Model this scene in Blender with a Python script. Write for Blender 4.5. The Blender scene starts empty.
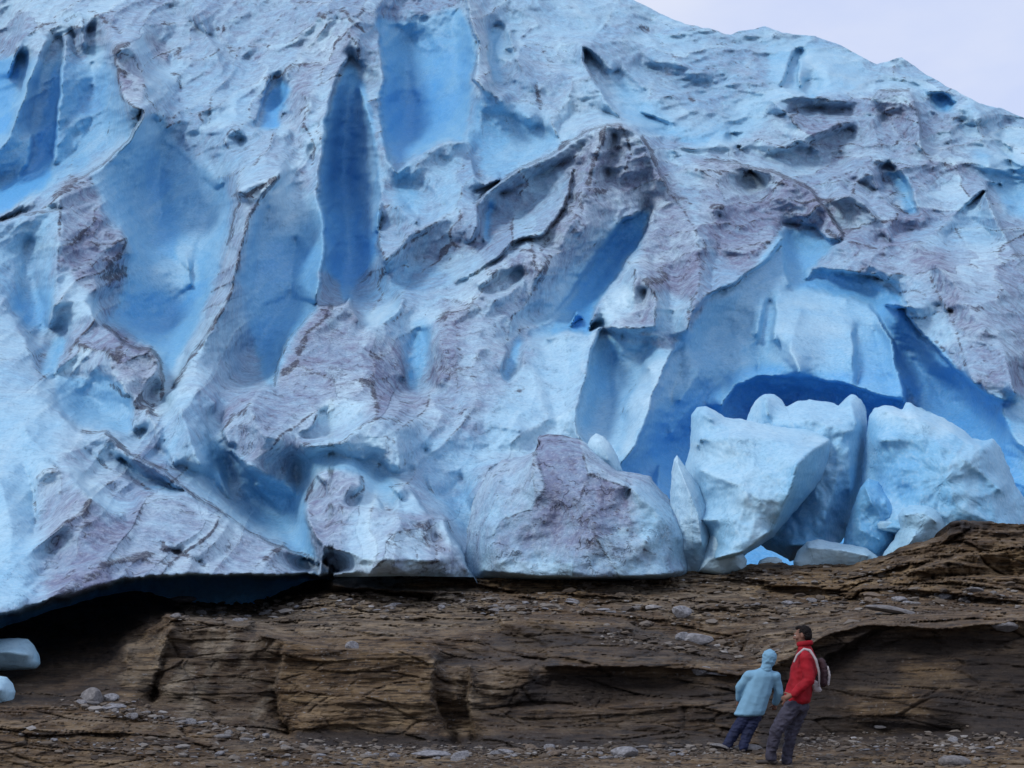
import bpy, bmesh, math, random
import numpy as np
from mathutils import Vector, Matrix

SC = bpy.context.scene
COL = SC.collection
F = 1407.0                      # focal length in pixels of a 1024 wide picture
CAM = np.array([0.0, 0.0, 1.6])
PITCH = math.atan(254.0 / F)
CP, SP = math.cos(PITCH), math.sin(PITCH)

def W(u, v, Y):
    """world point at forward distance Y seen along the direction (u, v)"""
    u = np.asarray(u, float); v = np.asarray(v, float)
    a = (u - 512.0) / F; b = -(v - 384.0) / F
    dy = CP - b * SP; dz = SP + b * CP
    t = np.asarray(Y, float) / dy
    return np.stack([CAM[0] + a * t, CAM[1] + dy * t, CAM[2] + dz * t], -1)

def WV(u, v, Y):
    p = W(u, v, Y)
    return Vector((float(p[0]), float(p[1]), float(p[2])))

# ---------------------------------------------------------------- noise
_rng = np.random.RandomState(7)
_perm = _rng.permutation(256).astype(np.int32)
_perm = np.concatenate([_perm, _perm, _perm])
_grad = _rng.normal(size=(256, 3)); _grad /= np.linalg.norm(_grad, axis=1)[:, None]
_grad = _grad.astype(np.float32)

def perlin(x, y, z):
    x, y, z = np.broadcast_arrays(np.asarray(x, np.float32), np.asarray(y, np.float32), np.asarray(z, np.float32))
    xi = np.floor(x).astype(np.int32); yi = np.floor(y).astype(np.int32); zi = np.floor(z).astype(np.int32)
    xf = x - xi; yf = y - yi; zf = z - zi
    s = lambda t: t * t * t * (t * (t * 6 - 15) + 10)
    us, vs, ws = s(xf), s(yf), s(zf)
    xi &= 255; yi &= 255; zi &= 255
    def g(dx, dy, dz):
        h = _perm[_perm[_perm[xi + dx] + yi + dy] + zi + dz]
        G = _grad[h]
        return G[..., 0] * (xf - dx) + G[..., 1] * (yf - dy) + G[..., 2] * (zf - dz)
    L = lambda a, b, t: a + (b - a) * t
    return 1.6 * L(L(L(g(0,0,0), g(1,0,0), us), L(g(0,1,0), g(1,1,0), us), vs),
                   L(L(g(0,0,1), g(1,0,1), us), L(g(0,1,1), g(1,1,1), us), vs), ws)

def fbm(x, y, z, n=4, lac=2.03, gain=.5):
    r = 0; a = 1.0
    for i in range(n):
        r = r + a * perlin(x + 17.3 * i, y + 5.1 * i, z + 9.7 * i)
        x = x * lac; y = y * lac; z = z * lac; a *= gain
    return r

def ridged(x, y, z, n=4, lac=2.05, gain=.5):
    r = 0; a = 1.0
    for i in range(n):
        r = r + a * (1 - 2.4 * np.abs(perlin(x + 31.3 * i, y + 7.1 * i, z + 3.7 * i)))
        x = x * lac; y = y * lac; z = z * lac; a *= gain
    return r

def hsh(a, b):
    s = np.sin(a * 127.1 + b * 311.7) * 43758.5453
    return s - np.floor(s)

def cells(x, z, seed=0.0):
    """distance to the nearest and second nearest scattered point, and a random number per cell"""
    xi, zi = np.floor(x), np.floor(z)
    f1 = np.full(x.shape, 9.0); f2 = np.full(x.shape, 9.0); idn = np.zeros(x.shape)
    for i in (-1, 0, 1):
        for j in (-1, 0, 1):
            cx, cz = xi + i, zi + j
            px = cx + .1 + .8 * hsh(cx + seed, cz); pz = cz + .1 + .8 * hsh(cx - 7.7, cz + seed + 3.1)
            dd = np.hypot(px - x, pz - z); h = hsh(cx * 1.7 + 3.3, cz * 1.3 + seed)
            near = dd < f1
            f2 = np.where(near, f1, np.minimum(f2, dd)); idn = np.where(near, h, idn); f1 = np.where(near, dd, f1)
    return f1, f2, idn

# ---------------------------------------------------------------- relief solver
def smooth(a, r):
    """three passes of a separable box blur"""
    r = int(r)
    if r < 1: return a
    k = 2 * r + 1
    for _ in range(3):
        for ax in (0, 1):
            p = np.pad(a, [(r + 1, r) if i == ax else (0, 0) for i in (0, 1)], mode='edge')
            c = np.cumsum(p, axis=ax, dtype=np.float64)
            if ax == 0: a = (c[k:] - c[:-k]) / k
            else: a = (c[:, k:] - c[:, :-k]) / k
    return a.astype(np.float32)

class Relief:
    """an offset field over a grid, tent-like between drawn ridge and trough lines"""
    def __init__(s, u0, u1, v0, v1, step=1.0):
        s.u0, s.v0, s.step = u0, v0, step
        s.w = int((u1 - u0) / step) + 1; s.h = int((v1 - v0) / step) + 1
        s.val = np.zeros((s.h, s.w), np.float32); s.m = np.zeros((s.h, s.w), bool)
    def put(s, x, y, d):
        i = int(round((y - s.v0) / s.step)); j = int(round((x - s.u0) / s.step))
        if 0 <= i < s.h and 0 <= j < s.w:
            s.val[i, j] = d; s.m[i, j] = True
    def C(s, pts):
        for (a, b) in zip(pts[:-1], pts[1:]):
            n = int(max(abs(b[0]-a[0]), abs(b[1]-a[1])) / (s.step * .6)) + 1
            for k in range(n + 1):
                t = k / n
                s.put(a[0] + (b[0]-a[0]) * t, a[1] + (b[1]-a[1]) * t, a[2] + (b[2]-a[2]) * t)
    def E(s, pts, dR, dL, off=1.5):
        """a step: dR on the right hand of the walk (below, when walking right), dL on the left"""
        P = np.array([p[:2] for p in pts], float)
        seg = np.linalg.norm(np.diff(P, axis=0), axis=1); arc = np.concatenate([[0], np.cumsum(seg)]); arc /= arc[-1]
        tan = np.gradient(P, axis=0); tan /= np.linalg.norm(tan, axis=1)[:, None] + 1e-9
        nrm = np.stack([-tan[:, 1], tan[:, 0]], 1)
        for d, sg in ((dL, -1), (dR, 1)):
            if not isinstance(d, (tuple, list)): d = (d, d)
            dd = np.interp(arc, np.linspace(0, 1, len(d)), d)
            Q = P + nrm * off * sg
            s.C([(Q[i, 0], Q[i, 1], dd[i]) for i in range(len(Q))])
    def solve(s, iters=120):
        vals, ms = [s.val], [s.m]
        while min(vals[-1].shape) > 12:
            v, m = vals[-1], ms[-1]
            h, w = v.shape; H, Wd = (h + 1) // 2, (w + 1) // 2
            vp = np.zeros((H * 2, Wd * 2), np.float32); mp = np.zeros((H * 2, Wd * 2), np.float32)
            vp[:h, :w] = v * m; mp[:h, :w] = m
            sv = vp.reshape(H, 2, Wd, 2).sum((1, 3)); sm = mp.reshape(H, 2, Wd, 2).sum((1, 3))
            vals.append((sv / np.maximum(sm, 1)).astype(np.float32)); ms.append(sm > 0)
        x = None
        for v, m in zip(vals[::-1], ms[::-1]):
            if x is None: x = np.full(v.shape, v[m].mean() if m.any() else 0, np.float32)
            else: x = np.repeat(np.repeat(x, 2, 0), 2, 1)[:v.shape[0], :v.shape[1]].copy()
            x[m] = v[m]
            for _ in range(iters):
                p = np.pad(x, 1, mode='edge')
                x = .25 * (p[:-2, 1:-1] + p[2:, 1:-1] + p[1:-1, :-2] + p[1:-1, 2:])
                x[m] = v[m]
        s.f = x
        return x
    def sample(s, U, V, f=None):
        return bil(s.f if f is None else f, (U - s.u0) / s.step, (V - s.v0) / s.step)

def bil(f, X, Y):
    h, w = f.shape
    X = np.clip(X, 0, w - 1.001); Y = np.clip(Y, 0, h - 1.001)
    j = X.astype(int); i = Y.astype(int); a = X - j; b = Y - i
    return (f[i, j] * (1-a) + f[i, j+1] * a) * (1-b) + (f[i+1, j] * (1-a) + f[i+1, j+1] * a) * b

class Paint:
    """surface cover fields (clean blue ice, dirt, debris lines) over the same grid"""
    def __init__(s, u0, u1, v0, v1, base, step=2.0):
        s.u0, s.v0, s.step = u0, v0, step
        s.w = int((u1 - u0) / step) + 1; s.h = int((v1 - v0) / step) + 1
        s.f = {k: np.full((s.h, s.w), b, np.float32) for k, b in base.items()}
        s.X, s.Y = np.meshgrid(u0 + np.arange(s.w) * step, v0 + np.arange(s.h) * step)
    def poly(s, pts, feather=5, **kw):
        x, y = s.X, s.Y; ins = np.zeros(x.shape, bool)
        n = len(pts)
        for i in range(n):
            x1, y1 = pts[i]; x2, y2 = pts[(i + 1) % n]
            if y1 == y2: continue
            c = ((y1 > y) != (y2 > y)) & (x < (x2 - x1) * (y - y1) / (y2 - y1) + x1)
            ins ^= c
        a = smooth(ins.astype(np.float32), max(1, feather / s.step / 1.5))
        for k, v in kw.items(): s.f[k] = s.f[k] * (1 - a) + v * a
    def blob(s, x, y, rx, ry, ang=0, soft=.6, **kw):
        c, sn = math.cos(math.radians(ang)), math.sin(math.radians(ang))
        dx, dy = s.X - x, s.Y - y
        r = np.sqrt(((dx * c + dy * sn) / rx) ** 2 + ((-dx * sn + dy * c) / ry) ** 2)
        a = np.clip((1 + soft * .5 - r) / soft, 0, 1); a = a * a * (3 - 2 * a)
        for k, v in kw.items(): s.f[k] = s.f[k] * (1 - a) + v * a
    def line(s, pts, w=2.0, k='line', v=1.0, soft=1.5):
        w = w + .7
        for (x1, y1), (x2, y2) in zip(pts[:-1], pts[1:]):
            pad = w + soft + 3
            j0 = max(0, int((min(x1, x2) - pad - s.u0) / s.step)); j1 = min(s.w, int((max(x1, x2) + pad - s.u0) / s.step) + 2)
            i0 = max(0, int((min(y1, y2) - pad - s.v0) / s.step)); i1 = min(s.h, int((max(y1, y2) + pad - s.v0) / s.step) + 2)
            if i1 <= i0 or j1 <= j0: continue
            X, Y = s.X[i0:i1, j0:j1], s.Y[i0:i1, j0:j1]
            dx, dy = x2 - x1, y2 - y1
            t = np.clip(((X - x1) * dx + (Y - y1) * dy) / (dx * dx + dy * dy + 1e-9), 0, 1)
            d = np.hypot(X - x1 - t * dx, Y - y1 - t * dy)
            a = np.clip((w * .5 + soft - d) / soft, 0, 1) * v
            f = s.f[k][i0:i1, j0:j1]; np.maximum(f, a, out=f)
    def sample(s, k, U, V):
        return bil(s.f[k], (U - s.u0) / s.step, (V - s.v0) / s.step)

# ---------------------------------------------------------------- meshes
def tag(o, label=None, cat=None, group=None, kind=None):
    if label: o['label'] = label
    if cat: o['category'] = cat
    if group: o['group'] = group
    if kind: o['kind'] = kind
    return o

def mesh_obj(name, co, quads, mat, attrs=None, parent=None, tris=None, smooth_shade=True):
    me = bpy.data.meshes.new(name)
    co = np.asarray(co, np.float32); quads = np.asarray(quads, np.int32).reshape(-1, 4)
    loops = quads.ravel(); nq = len(quads)
    starts = np.arange(nq) * 4; tot = np.full(nq, 4)
    if tris is not None and len(tris):
        tris = np.asarray(tris, np.int32)
        starts = np.concatenate([starts, nq * 4 + np.arange(len(tris)) * 3]); tot = np.concatenate([tot, np.full(len(tris), 3)])
        loops = np.concatenate([loops, tris.ravel()])
    me.vertices.add(len(co)); me.vertices.foreach_set('co', co.ravel())
    me.loops.add(len(loops)); me.loops.foreach_set('vertex_index', loops.astype(np.int32))
    me.polygons.add(len(starts)); me.polygons.foreach_set('loop_start', starts.astype(np.int32))
    try: me.polygons.foreach_set('loop_total', tot.astype(np.int32))
    except Exception: pass
    me.update(calc_edges=True); me.validate()
    me.polygons.foreach_set('use_smooth', np.full(len(me.polygons), smooth_shade))
    if attrs:
        for k, a in attrs.items():
            at = me.attributes.new(k, 'FLOAT', 'POINT'); at.data.foreach_set('value', np.asarray(a, np.float32).ravel())
    me.materials.append(mat)
    o = bpy.data.objects.new(name, me); COL.objects.link(o)
    if parent: o.parent = parent
    return o

def grid_quads(R, Cn, flip=False):
    i = np.arange(R - 1)[:, None] * Cn + np.arange(Cn - 1)[None]
    q = np.stack([i, i + 1, i + Cn + 1, i + Cn], -1).reshape(-1, 4)
    return q[:, ::-1] if flip else q

def curve(pts, u):
    p = np.array(pts, float)
    return np.interp(u, p[:, 0], p[:, 1])

# ---------------------------------------------------------------- materials
class NT:
    def __init__(s, name):
        s.mat = bpy.data.materials.new(name); s.mat.use_nodes = True
        s.t = s.mat.node_tree; s.t.nodes.clear()
        s.out = s.t.nodes.new('ShaderNodeOutputMaterial')
        s.bs = s.t.nodes.new('ShaderNodeBsdfPrincipled')
        s.t.links.new(s.bs.outputs[0], s.out.inputs[0])
    def n(s, typ, **kw):
        nd = s.t.nodes.new(typ)
        for k, v in kw.items():
            if k.startswith('i_'):
                nd.inputs[k[2:].replace('_', ' ')].default_value = v
            else: setattr(nd, k, v)
        return nd
    def l(s, a, b): s.t.links.new(a, b)
    def attr(s, name): return s.n('ShaderNodeAttribute', attribute_name=name).outputs['Fac']
    def pos(s, scale=(1, 1, 1), rot=(0, 0, 0), obj=False):
        if obj: src = s.n('ShaderNodeTexCoord').outputs['Object']
        else: src = s.n('ShaderNodeNewGeometry').outputs['Position']
        m = s.n('ShaderNodeMapping'); m.inputs['Scale'].default_value = scale; m.inputs['Rotation'].default_value = rot
        s.l(src, m.inputs['Vector']); return m.outputs[0]
    def noise(s, vec, scale, detail=5, rough=.55, dist=0):
        nd = s.n('ShaderNodeTexNoise'); nd.inputs['Scale'].default_value = scale
        nd.inputs['Detail'].default_value = detail; nd.inputs['Roughness'].default_value = rough
        nd.inputs['Distortion'].default_value = dist
        s.l(vec, nd.inputs['Vector']); return nd.outputs['Fac']
    def math(s, op, a, b=None, c=None, clamp=False):
        nd = s.n('ShaderNodeMath', operation=op); nd.use_clamp = clamp
        for i, x in enumerate((a, b, c)):
            if x is None: continue
            if isinstance(x, (int, float)): nd.inputs[i].default_value = x
            else: s.l(x, nd.inputs[i])
        return nd.outputs[0]
    def remap(s, x, a, b, c=0.0, d=1.0):
        nd = s.n('ShaderNodeMapRange'); nd.clamp = True; nd.inputs[1].default_value = a; nd.inputs[2].default_value = b
        nd.inputs[3].default_value = c; nd.inputs[4].default_value = d
        s.l(x, nd.inputs[0]); return nd.outputs[0]
    def ramp(s, x, stops):
        nd = s.n('ShaderNodeValToRGB'); cr = nd.color_ramp
        while len(cr.elements) < len(stops): cr.elements.new(.5)
        for e, (p, c) in zip(cr.elements, stops): e.position = p; e.color = (*c, 1)
        s.l(x, nd.inputs[0]); return nd.outputs[0]
    def mix(s, f, a, b):
        nd = s.n('ShaderNodeMix', data_type='RGBA')
        if isinstance(f, (int, float)): nd.inputs[0].default_value = f
        else: s.l(f, nd.inputs[0])
        for i, x in ((6, a), (7, b)):
            if isinstance(x, tuple): nd.inputs[i].default_value = (*x, 1)
            else: s.l(x, nd.inputs[i])
        return nd.outputs[2]
    def bump(s, h, strength=.5, dist=.1, prev=None):
        nd = s.n('ShaderNodeBump'); nd.inputs['Strength'].default_value = strength; nd.inputs['Distance'].default_value = dist
        s.l(h, nd.inputs['Height'])
        if prev is not None: s.l(prev, nd.inputs['Normal'])
        return nd.outputs[0]

def ice_material():
    m = NT('glacier_ice'); p = m.pos()
    b, g, ln, sk = m.attr('blue'), m.attr('dirt'), m.attr('line'), m.attr('speck')
    n1 = m.noise(p, .55, 4, .55); n2 = m.noise(p, 3.0, 5, .6)
    # b varies a little with cloudiness of the ice
    bb = m.math('ADD', b, m.math('MULTIPLY', m.math('SUBTRACT', n1, .5), .45))
    bb = m.math('ADD', bb, m.math('MULTIPLY', m.math('SUBTRACT', n2, .5), .22), clamp=True)
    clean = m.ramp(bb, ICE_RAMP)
    # dirt: a thin grey film, uneven, in streaks that run down the faces
    pv = m.pos((1.3, 1.3, .65), (0.35, .45, 0)); nv = m.noise(pv, 1.7, 7, .66, .12)
    dn = m.math('ADD', m.math('MULTIPLY', n2, .35), m.math('MULTIPLY', nv, .65))
    dd = m.math('ADD', g, m.math('MULTIPLY', m.math('SUBTRACT', dn, .5), 2.6))
    dd = m.math('MULTIPLY', m.remap(dd, -.06, 1.1), m.remap(g, .0, .35))
    dcol = m.mix(m.remap(m.noise(p, .7, 3), .35, .7), DIRT_A, DIRT_B)
    c = m.mix(m.math('MULTIPLY', dd, .95), clean, dcol)
    heavy = m.math('MULTIPLY', m.remap(nv, .52, .72), m.remap(g, .45, 1.0), clamp=True)
    c = m.mix(m.math('MULTIPLY', heavy, .7), c, (.125, .13, .19))
    # fine dark grit in short dashes
    pd = m.pos((1, 1, 2.4), (0, .5, 0)); gr = m.noise(pd, 7, 4, .75)
    gs = m.math('MULTIPLY', m.remap(gr, .555, .63), m.math('MULTIPLY', sk, .9), clamp=True)
    faint = m.math('MULTIPLY', m.remap(gr, .55, .72), m.math('MULTIPLY', g, .35), clamp=True)
    c = m.mix(m.math('MAXIMUM', gs, faint), c, (.07, .065, .09))
    # hair-thin threads of grit that follow the layering
    pw = m.pos((1, 1, .8), (0, .6, 0)); vn = m.noise(pw, .5, 6, .6, .15)
    vein = m.math('MULTIPLY', m.remap(m.math('ABSOLUTE', m.math('SUBTRACT', vn, .5)), .0, .011, 1, 0), m.remap(n2, .45, .58), clamp=True)
    c = m.mix(m.math('MULTIPLY', vein, m.math('MULTIPLY', g, .8), clamp=True), c, (.09, .09, .13))
    # debris lines, broken up
    lb = m.math('ADD', m.math('MULTIPLY', ln, .95), m.math('MULTIPLY', m.math('SUBTRACT', m.noise(p, 2.6, 6, .75), .5), 3.4))
    lf = m.math('MULTIPLY', m.remap(lb, .46, .88), m.remap(ln, .02, .35), clamp=True)
    c = m.mix(m.math('MULTIPLY', lf, .9), c, (.045, .045, .07))
    # granular melt skin: bubbles and crumbs of a few centimetres
    gn = m.noise(p, 11, 3, .75)
    c = m.mix(m.remap(gn, .50, .68, 0, .24), c, (.62, .74, .82)); c = m.mix(m.remap(gn, .50, .32, 0, .24), c, (.10, .17, .29))
    m.l(c, m.bs.inputs['Base Color'])
    rg = m.math('ADD', .42, m.math('MULTIPLY', g, .4), clamp=True)
    m.l(rg, m.bs.inputs['Roughness'])
    m.bs.inputs['IOR'].default_value = 1.31
    h = m.math('ADD', m.math('MULTIPLY', n2, .7), m.math('MULTIPLY', nv, .35))
    h = m.math('ADD', h, m.math('MULTIPLY', gr, .15))
    h = m.math('SUBTRACT', h, m.math('MULTIPLY', vein, .25)); h = m.math('ADD', h, m.math('MULTIPLY', gn, .10))
    hs = m.math('MULTIPLY', h, m.math('ADD', .25, m.math('MULTIPLY', g, .75)))
    nb = m.bump(hs, .8, .25); m.l(nb, m.bs.inputs['Normal'])
    tr = m.n('ShaderNodeBsdfTranslucent'); m.l(clean, tr.inputs['Color'])
    ms = m.n('ShaderNodeMixShader'); m.l(m.math('MULTIPLY', m.math('MULTIPLY', bb, TRANS), m.math('SUBTRACT', 1.0, g), clamp=True), ms.inputs[0])
    m.l(m.bs.outputs[0], ms.inputs[1]); m.l(tr.outputs[0], ms.inputs[2]); m.l(ms.outputs[0], m.out.inputs[0])
    return m.mat

TRANS = .15
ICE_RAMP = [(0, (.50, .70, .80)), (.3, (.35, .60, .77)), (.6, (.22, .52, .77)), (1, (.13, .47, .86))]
DIRT_A = (.18, .215, .345); DIRT_B = (.21, .225, .345)
ICE = ice_material()
U0, U1, V0, V1 = -160, 1184, -60, 640
R = Relief(U0, U1, V0, V1)
C, E = R.C, R.E
# ---- margins
C([(-160, -60, 0), (400, -60, 0), (640, -20, 0)])
# ---- top left: crevasses and ribs
C([(20, 55, -1), (12, 90, -3.5), (2, 125, -4), (-20, 150, -4)])
C([(5, 10, -1), (4, 40, -3), (-6, 60, -3)])
C([(45, 40, 1), (30, 80, 1.3), (18, 115, 1), (8, 140, .6), (-20, 170, 0)])
C([(28, 10, .5), (18, 50, .8), (8, 75, .5)])
for pts in ([(630,38),(645,55),(668,70),(700,77),(738,72),(770,58)], [(622,66),(640,84),(668,96),(705,100),(745,92)], [(690,42),(730,48),(770,42),(805,48),(835,58)], [(845,66),(870,78),(905,80),(935,88)],
            [(925,152),(955,142),(990,150),(1030,168)], [(935,188),(975,176),(1002,184)], [(960,122),(985,128),(1010,146)], [(520,20),(560,32),(600,30),(630,20)], [(505,48),(545,62),(575,64)], [(640,112),(675,122),(715,135),(750,130)], [(770,118),(810,108),(850,112)], [(735,152),(770,135),(820,150)], [(660,140),(700,150),(740,146)], [(850,185),(880,190),(905,200)]):
    C([(a_, b_, .26) for a_, b_ in pts])
C([(32, 135, 0), (26, 165, -.5), (10, 195, -3)])
C([(60, 45, -1.5), (55, 90, -4), (46, 135, -5), (38, 165, -6), (25, 188, -6), (-10, 205, -5)])
C([(66, 40, 1.0), (62, 80, 1.2), (58, 120, .4), (55, 160, -1), (52, 178, -2.5)])
C([(100, 80, -.6), (92, 110, -.3), (80, 150, -1), (68, 170, -2)])
C([(66, 20, .8), (78, 12, 1.1), (90, 10, 1.1), (105, 21, 1.1), (121, 32, 1.1)])
C([(79, 14, 1.2), (82, 30, 1.2), (84, 43, 1)])
C([(72, 30, .3), (76, 55, .2)]); C([(89, 30, .2), (96, 50, -.2), (100, 68, -.4)])
C([(106, 70, .2), (95, 85, .2)])
C([(125, 43, 3), (117, 48, 3), (115, 60, 2.6), (117, 80, 2.4), (122, 95, 2.5), (132, 105, 3), (143, 110, 3.4)])
C([(125, 43, 3), (135, 54, 2.7), (140, 67, 2)]); C([(144, 83, 2.6), (149, 98, 2.4), (158, 118, 1.6)])
C([(80, 60, .2), (110, 60, .6), (109, 85, .4), (108, 120, .2)])
E([(143, 110), (141, 120), (130, 138), (115, 153), (100, 167), (82, 177), (62, 183), (40, 192), (20, 203), (-5, 217), (-60, 235)], (1.6, -.4, -2, -3, -3), (3.2, 2.3, 2.2, 2.4, 2.4))
# big smooth face at the top
C([(160, 0, 0), (200, 30, 0), (250, 60, 0)]); C([(150, 40, .6), (160, 58, -.6), (178, 72, .7), (182, 90, .4)])
C([(190, 0, .6), (215, 50, .8), (230, 90, .5)]); C([(210, 100, .9), (208, 122, .6)])
C([(240, 130, 1.6), (228, 133, 1.5), (224, 142, 1.3), (232, 152, 1.3), (245, 152, 1.5), (242, 140, .7)])
E([(256, 129), (265, 133), (275, 129), (290, 127)], 1.6, (-1, -5, -5, -.5)); C([(281, 78, -.4), (273, 100, -3.5), (267, 124, -5)])
C([(288, 72, 1), (286, 95, .6), (282, 118, .3)])
C([(268, 78, .8), (262, 100, .4), (255, 122, .6)])
C([(305, 95, 1.6), (309, 110, 1.6), (302, 125, 1.6), (312, 140, 1.6), (312, 160, 1)])
# the ridge head over the long slot
C([(300, 18, .6), (320, 14, 1.1), (336, 10, 1.2), (347, 12, 1.2), (352, 22, 1.1), (363, 33, 1)])
C([(336, 18, .8), (346, 24, 1), (352, 34, 1.2), (357, 44, 1.3), (359, 60, .6)])
C([(300, 45, .4), (325, 60, .6), (340, 60, 1)])
E([(347, 60), (338, 76), (332, 96), (328, 120), (325, 150), (321, 172), (320, 195)], (1.2, 1.6, 1.6), (-1, -6, -8.5))
C([(348, 75, -2), (342, 110, -5), (337, 150, -7.5), (336, 190, -8.5), (336, 230, -8.5), (338, 270, -7), (335, 300, -6)])
C([(354, 92, -1.2), (352, 130, -3), (352, 170, -4.5), (356, 210, -5.5), (352, 260, -6), (350, 296, -5)])
C([(359, 88, .3), (366, 108, .6), (372, 130, .4), (376, 160, .2), (381, 190, .2), (384, 210, 0), (378, 235, -1), (372, 262, -2)])
# big blue wall
C([(372, -20, .4), (376, 10, .5), (380, 40, .4)])
E([(377, 20), (381, 45), (386, 75), (381, 104), (386, 140), (390, 160), (397, 170)], (.6, .7, .2, .4, 1), (-1.2, -3.5, -6.5, -8, -7))
E([(397, 170), (410, 161), (425, 149), (444, 142), (464, 142)], (.8, 1, 1), (-7, -4, -2.6, -1.6))
C([(385, 12, -.3), (420, 16, -.6), (450, 12, -.5), (463, 4, -.3)])
C([(400, 40, -2.8), (430, 60, -3), (455, 60, -2)]); C([(395, 100, -5.8), (425, 105, -4), (460, 100, -2)])
C([(400, 150, -7.2), (425, 135, -4), (455, 125, -2.2)])
E([(464, -15), (467, 8), (471, 26), (478, 42), (475, 62), (474, 80), (482, 90)], (-1.4, -1.6), (1.6, 1.7, 1.6))
C([(482, 90, 1.6), (492, 92, 1.2), (503, 101, 1.3)])
C([(482, 20, 1), (486, 45, 1.2), (489, 70, 1.2), (492, 85, 1.3)])
C([(497, 35, -2), (497, 60, -2.4), (497, 82, -1.5)]); C([(510, 30, .6), (515, 60, .3), (512, 90, .6)])
C([(465, 140, -.4), (480, 110, -.6), (500, 130, -.7), (530, 140, -.7), (540, 130, -.7)])
C([(477, 148, -.8), (479, 165, -2), (485, 178, -1)]); C([(470, 160, .4), (474, 178, .7), (485, 184, .8), (500, 178, 1)])
# valley below it
C([(400, 185, -.6), (415, 205, -1.2), (425, 215, -1.6)]); C([(440, 155, .6), (430, 185, .3), (445, 205, 0)])
# background slopes between wall and pyramid
C([(515, 60, .8), (530, 85, 1), (540, 108, .6)]); C([(515, 108, .4), (530, 118, .8), (541, 108, .5)])
C([(553, 115, .7), (556, 135, .5), (562, 146, .2)]); C([(560, 75, .9), (578, 100, .7), (594, 123, .6)])
E([(584, 46), (583, 60), (593, 76), (603, 92), (614, 108), (624, 121)], (1.2, 1.3, 1.2), (-.2, -.4, -.4))
C([(584, 46, 1.2), (600, 55, .9), (612, 70, .6), (617, 74, -.6)])
C([(548, 30, .4), (520, 40, -.3), (500, 20, .4)])
# the pyramid with its dirty crest
E([(476, 202), (500, 181), (515, 171), (530, 163), (548, 157), (562, 147), (575, 137), (592, 127), (605, 124)], (1.2, 1.5, 2.2, 3.2), (-.4, -.8, -.8, -.6))
E([(605, 124), (622, 124), (640, 134), (648, 145), (657, 165), (668, 186)], (3.2, 3.2, 2.6, 2.2), (-.6, -.4, .2, .8))
C([(604, 128, 3.2), (600, 145, 2.9), (594, 165, 2.4), (586, 188, 2)]); C([(622, 127, 3.2), (629, 145, 2.7), (628, 165, 2.5), (622, 178, 2)])
C([(614, 135, 2.5), (612, 160, 2.0), (605, 185, 1.4)])
C([(500, 195, 0), (530, 182, .5), (560, 165, 1.3), (585, 145, 2.2)]); C([(440, 270, -1), (480, 240, -.4), (520, 215, 0), (555, 190, 1), (580, 165, 1.8)])
E([(455, 284), (480, 270), (497, 258), (512, 243), (528, 238), (543, 236), (555, 222), (565, 206), (571, 190), (573, 172)], (.4, .8, 1.0, 1.3, 1.7), (.5, 1.2, 1.5, 1.8, 2))
C([(488, 205, .3), (487, 225, -1.2), (484, 240, .4)]); C([(476, 202, 1.1), (477, 225, 1), (470, 240, .6)])
C([(560, 245, 1.6), (570, 225, 1.9), (580, 232, 1.7), (590, 222, 1.6)]); C([(530, 262, 1.5), (545, 265, 1.8), (535, 280, 1.3)])
C([(580, 205, 1.8), (585, 185, 2)])
# small pyramid
C([(380, 204, .6), (378, 225, .6), (380, 250, 1), (384, 260, 1.4), (398, 248, 1), (415, 230, .8), (430, 226, .8), (455, 205, .5), (476, 200, .8)])
C([(398, 206, .6), (418, 221, 1), (408, 210, .6)]); C([(395, 225, .1), (398, 238, .1)])
C([(378, 275, -1.8), (400, 280, -1.8), (430, 262, -1.5)]); C([(360, 300, -4), (372, 300, -3)])
# blade crevasse
C([(648, 209, .6), (634, 225, -3), (620, 243, -6), (605, 268, -8), (590, 294, -8), (575, 312, -6.5), (551, 332, -4)])
C([(638, 210, 1.2), (622, 218, .8), (600, 245, 0), (580, 275, -.6), (560, 305, -.8), (540, 330, -1)])
C([(625, 222, -.5), (605, 250, -2), (590, 275, -3), (570, 303, -3), (551, 326, -2.5)])
E([(652, 211), (646, 232), (634, 250), (626, 262), (616, 278), (606, 290), (597, 302), (592, 314), (586, 328)], (-.5, -5, -7, -7, -5), (1.4, .8, .8, 1.4, 1.4))
C([(571, 326, .3), (577, 312, .6), (582, 318, .2)])
E([(545, 338), (558, 330), (570, 331), (586, 330), (600, 326)], 1.4, (-3, -4, -5, -1))
C([(635, 268, 2.4), (645, 274, 2.2), (653, 288, 2.3), (657, 302, 2.1), (655, 326, 1.8)]); C([(635, 268, 2.4), (634, 290, 2.0), (630, 308, 1.2), (612, 318, .9)])
C([(645, 290, 1.5), (640, 318, 1.2)]); C([(655, 327, 1.8), (630, 328, 1.5), (610, 327, 1.2)])
C([(665, 200, 1.2), (690, 222, 1.6), (697, 232, 1.8), (700, 262, 1.8), (700, 285, 2), (692, 310, 2), (687, 325, 1.6)])
C([(670, 240, 1), (675, 280, .8), (670, 320, 1)]); C([(652, 230, 1), (656, 270, .8)])
C([(712, 290, 1), (714, 262, 1.4), (720, 245, 1)])
# arch crest to the right
E([(675, 150), (700, 160), (735, 163), (765, 170), (790, 178), (810, 190), (826, 207), (838, 222), (843, 236)], (.8, 1.3, 1.5, 1.1), (.2, .1, 0, .4))
C([(700, 170, 1.4), (718, 180, 1.3), (712, 200, 1.2)]); C([(705, 205, 1.2), (722, 207, 1.6), (720, 216, 1.1)])
C([(735, 200, .9), (760, 210, .9), (785, 200, 1.3), (815, 212, 1.2)])
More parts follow.
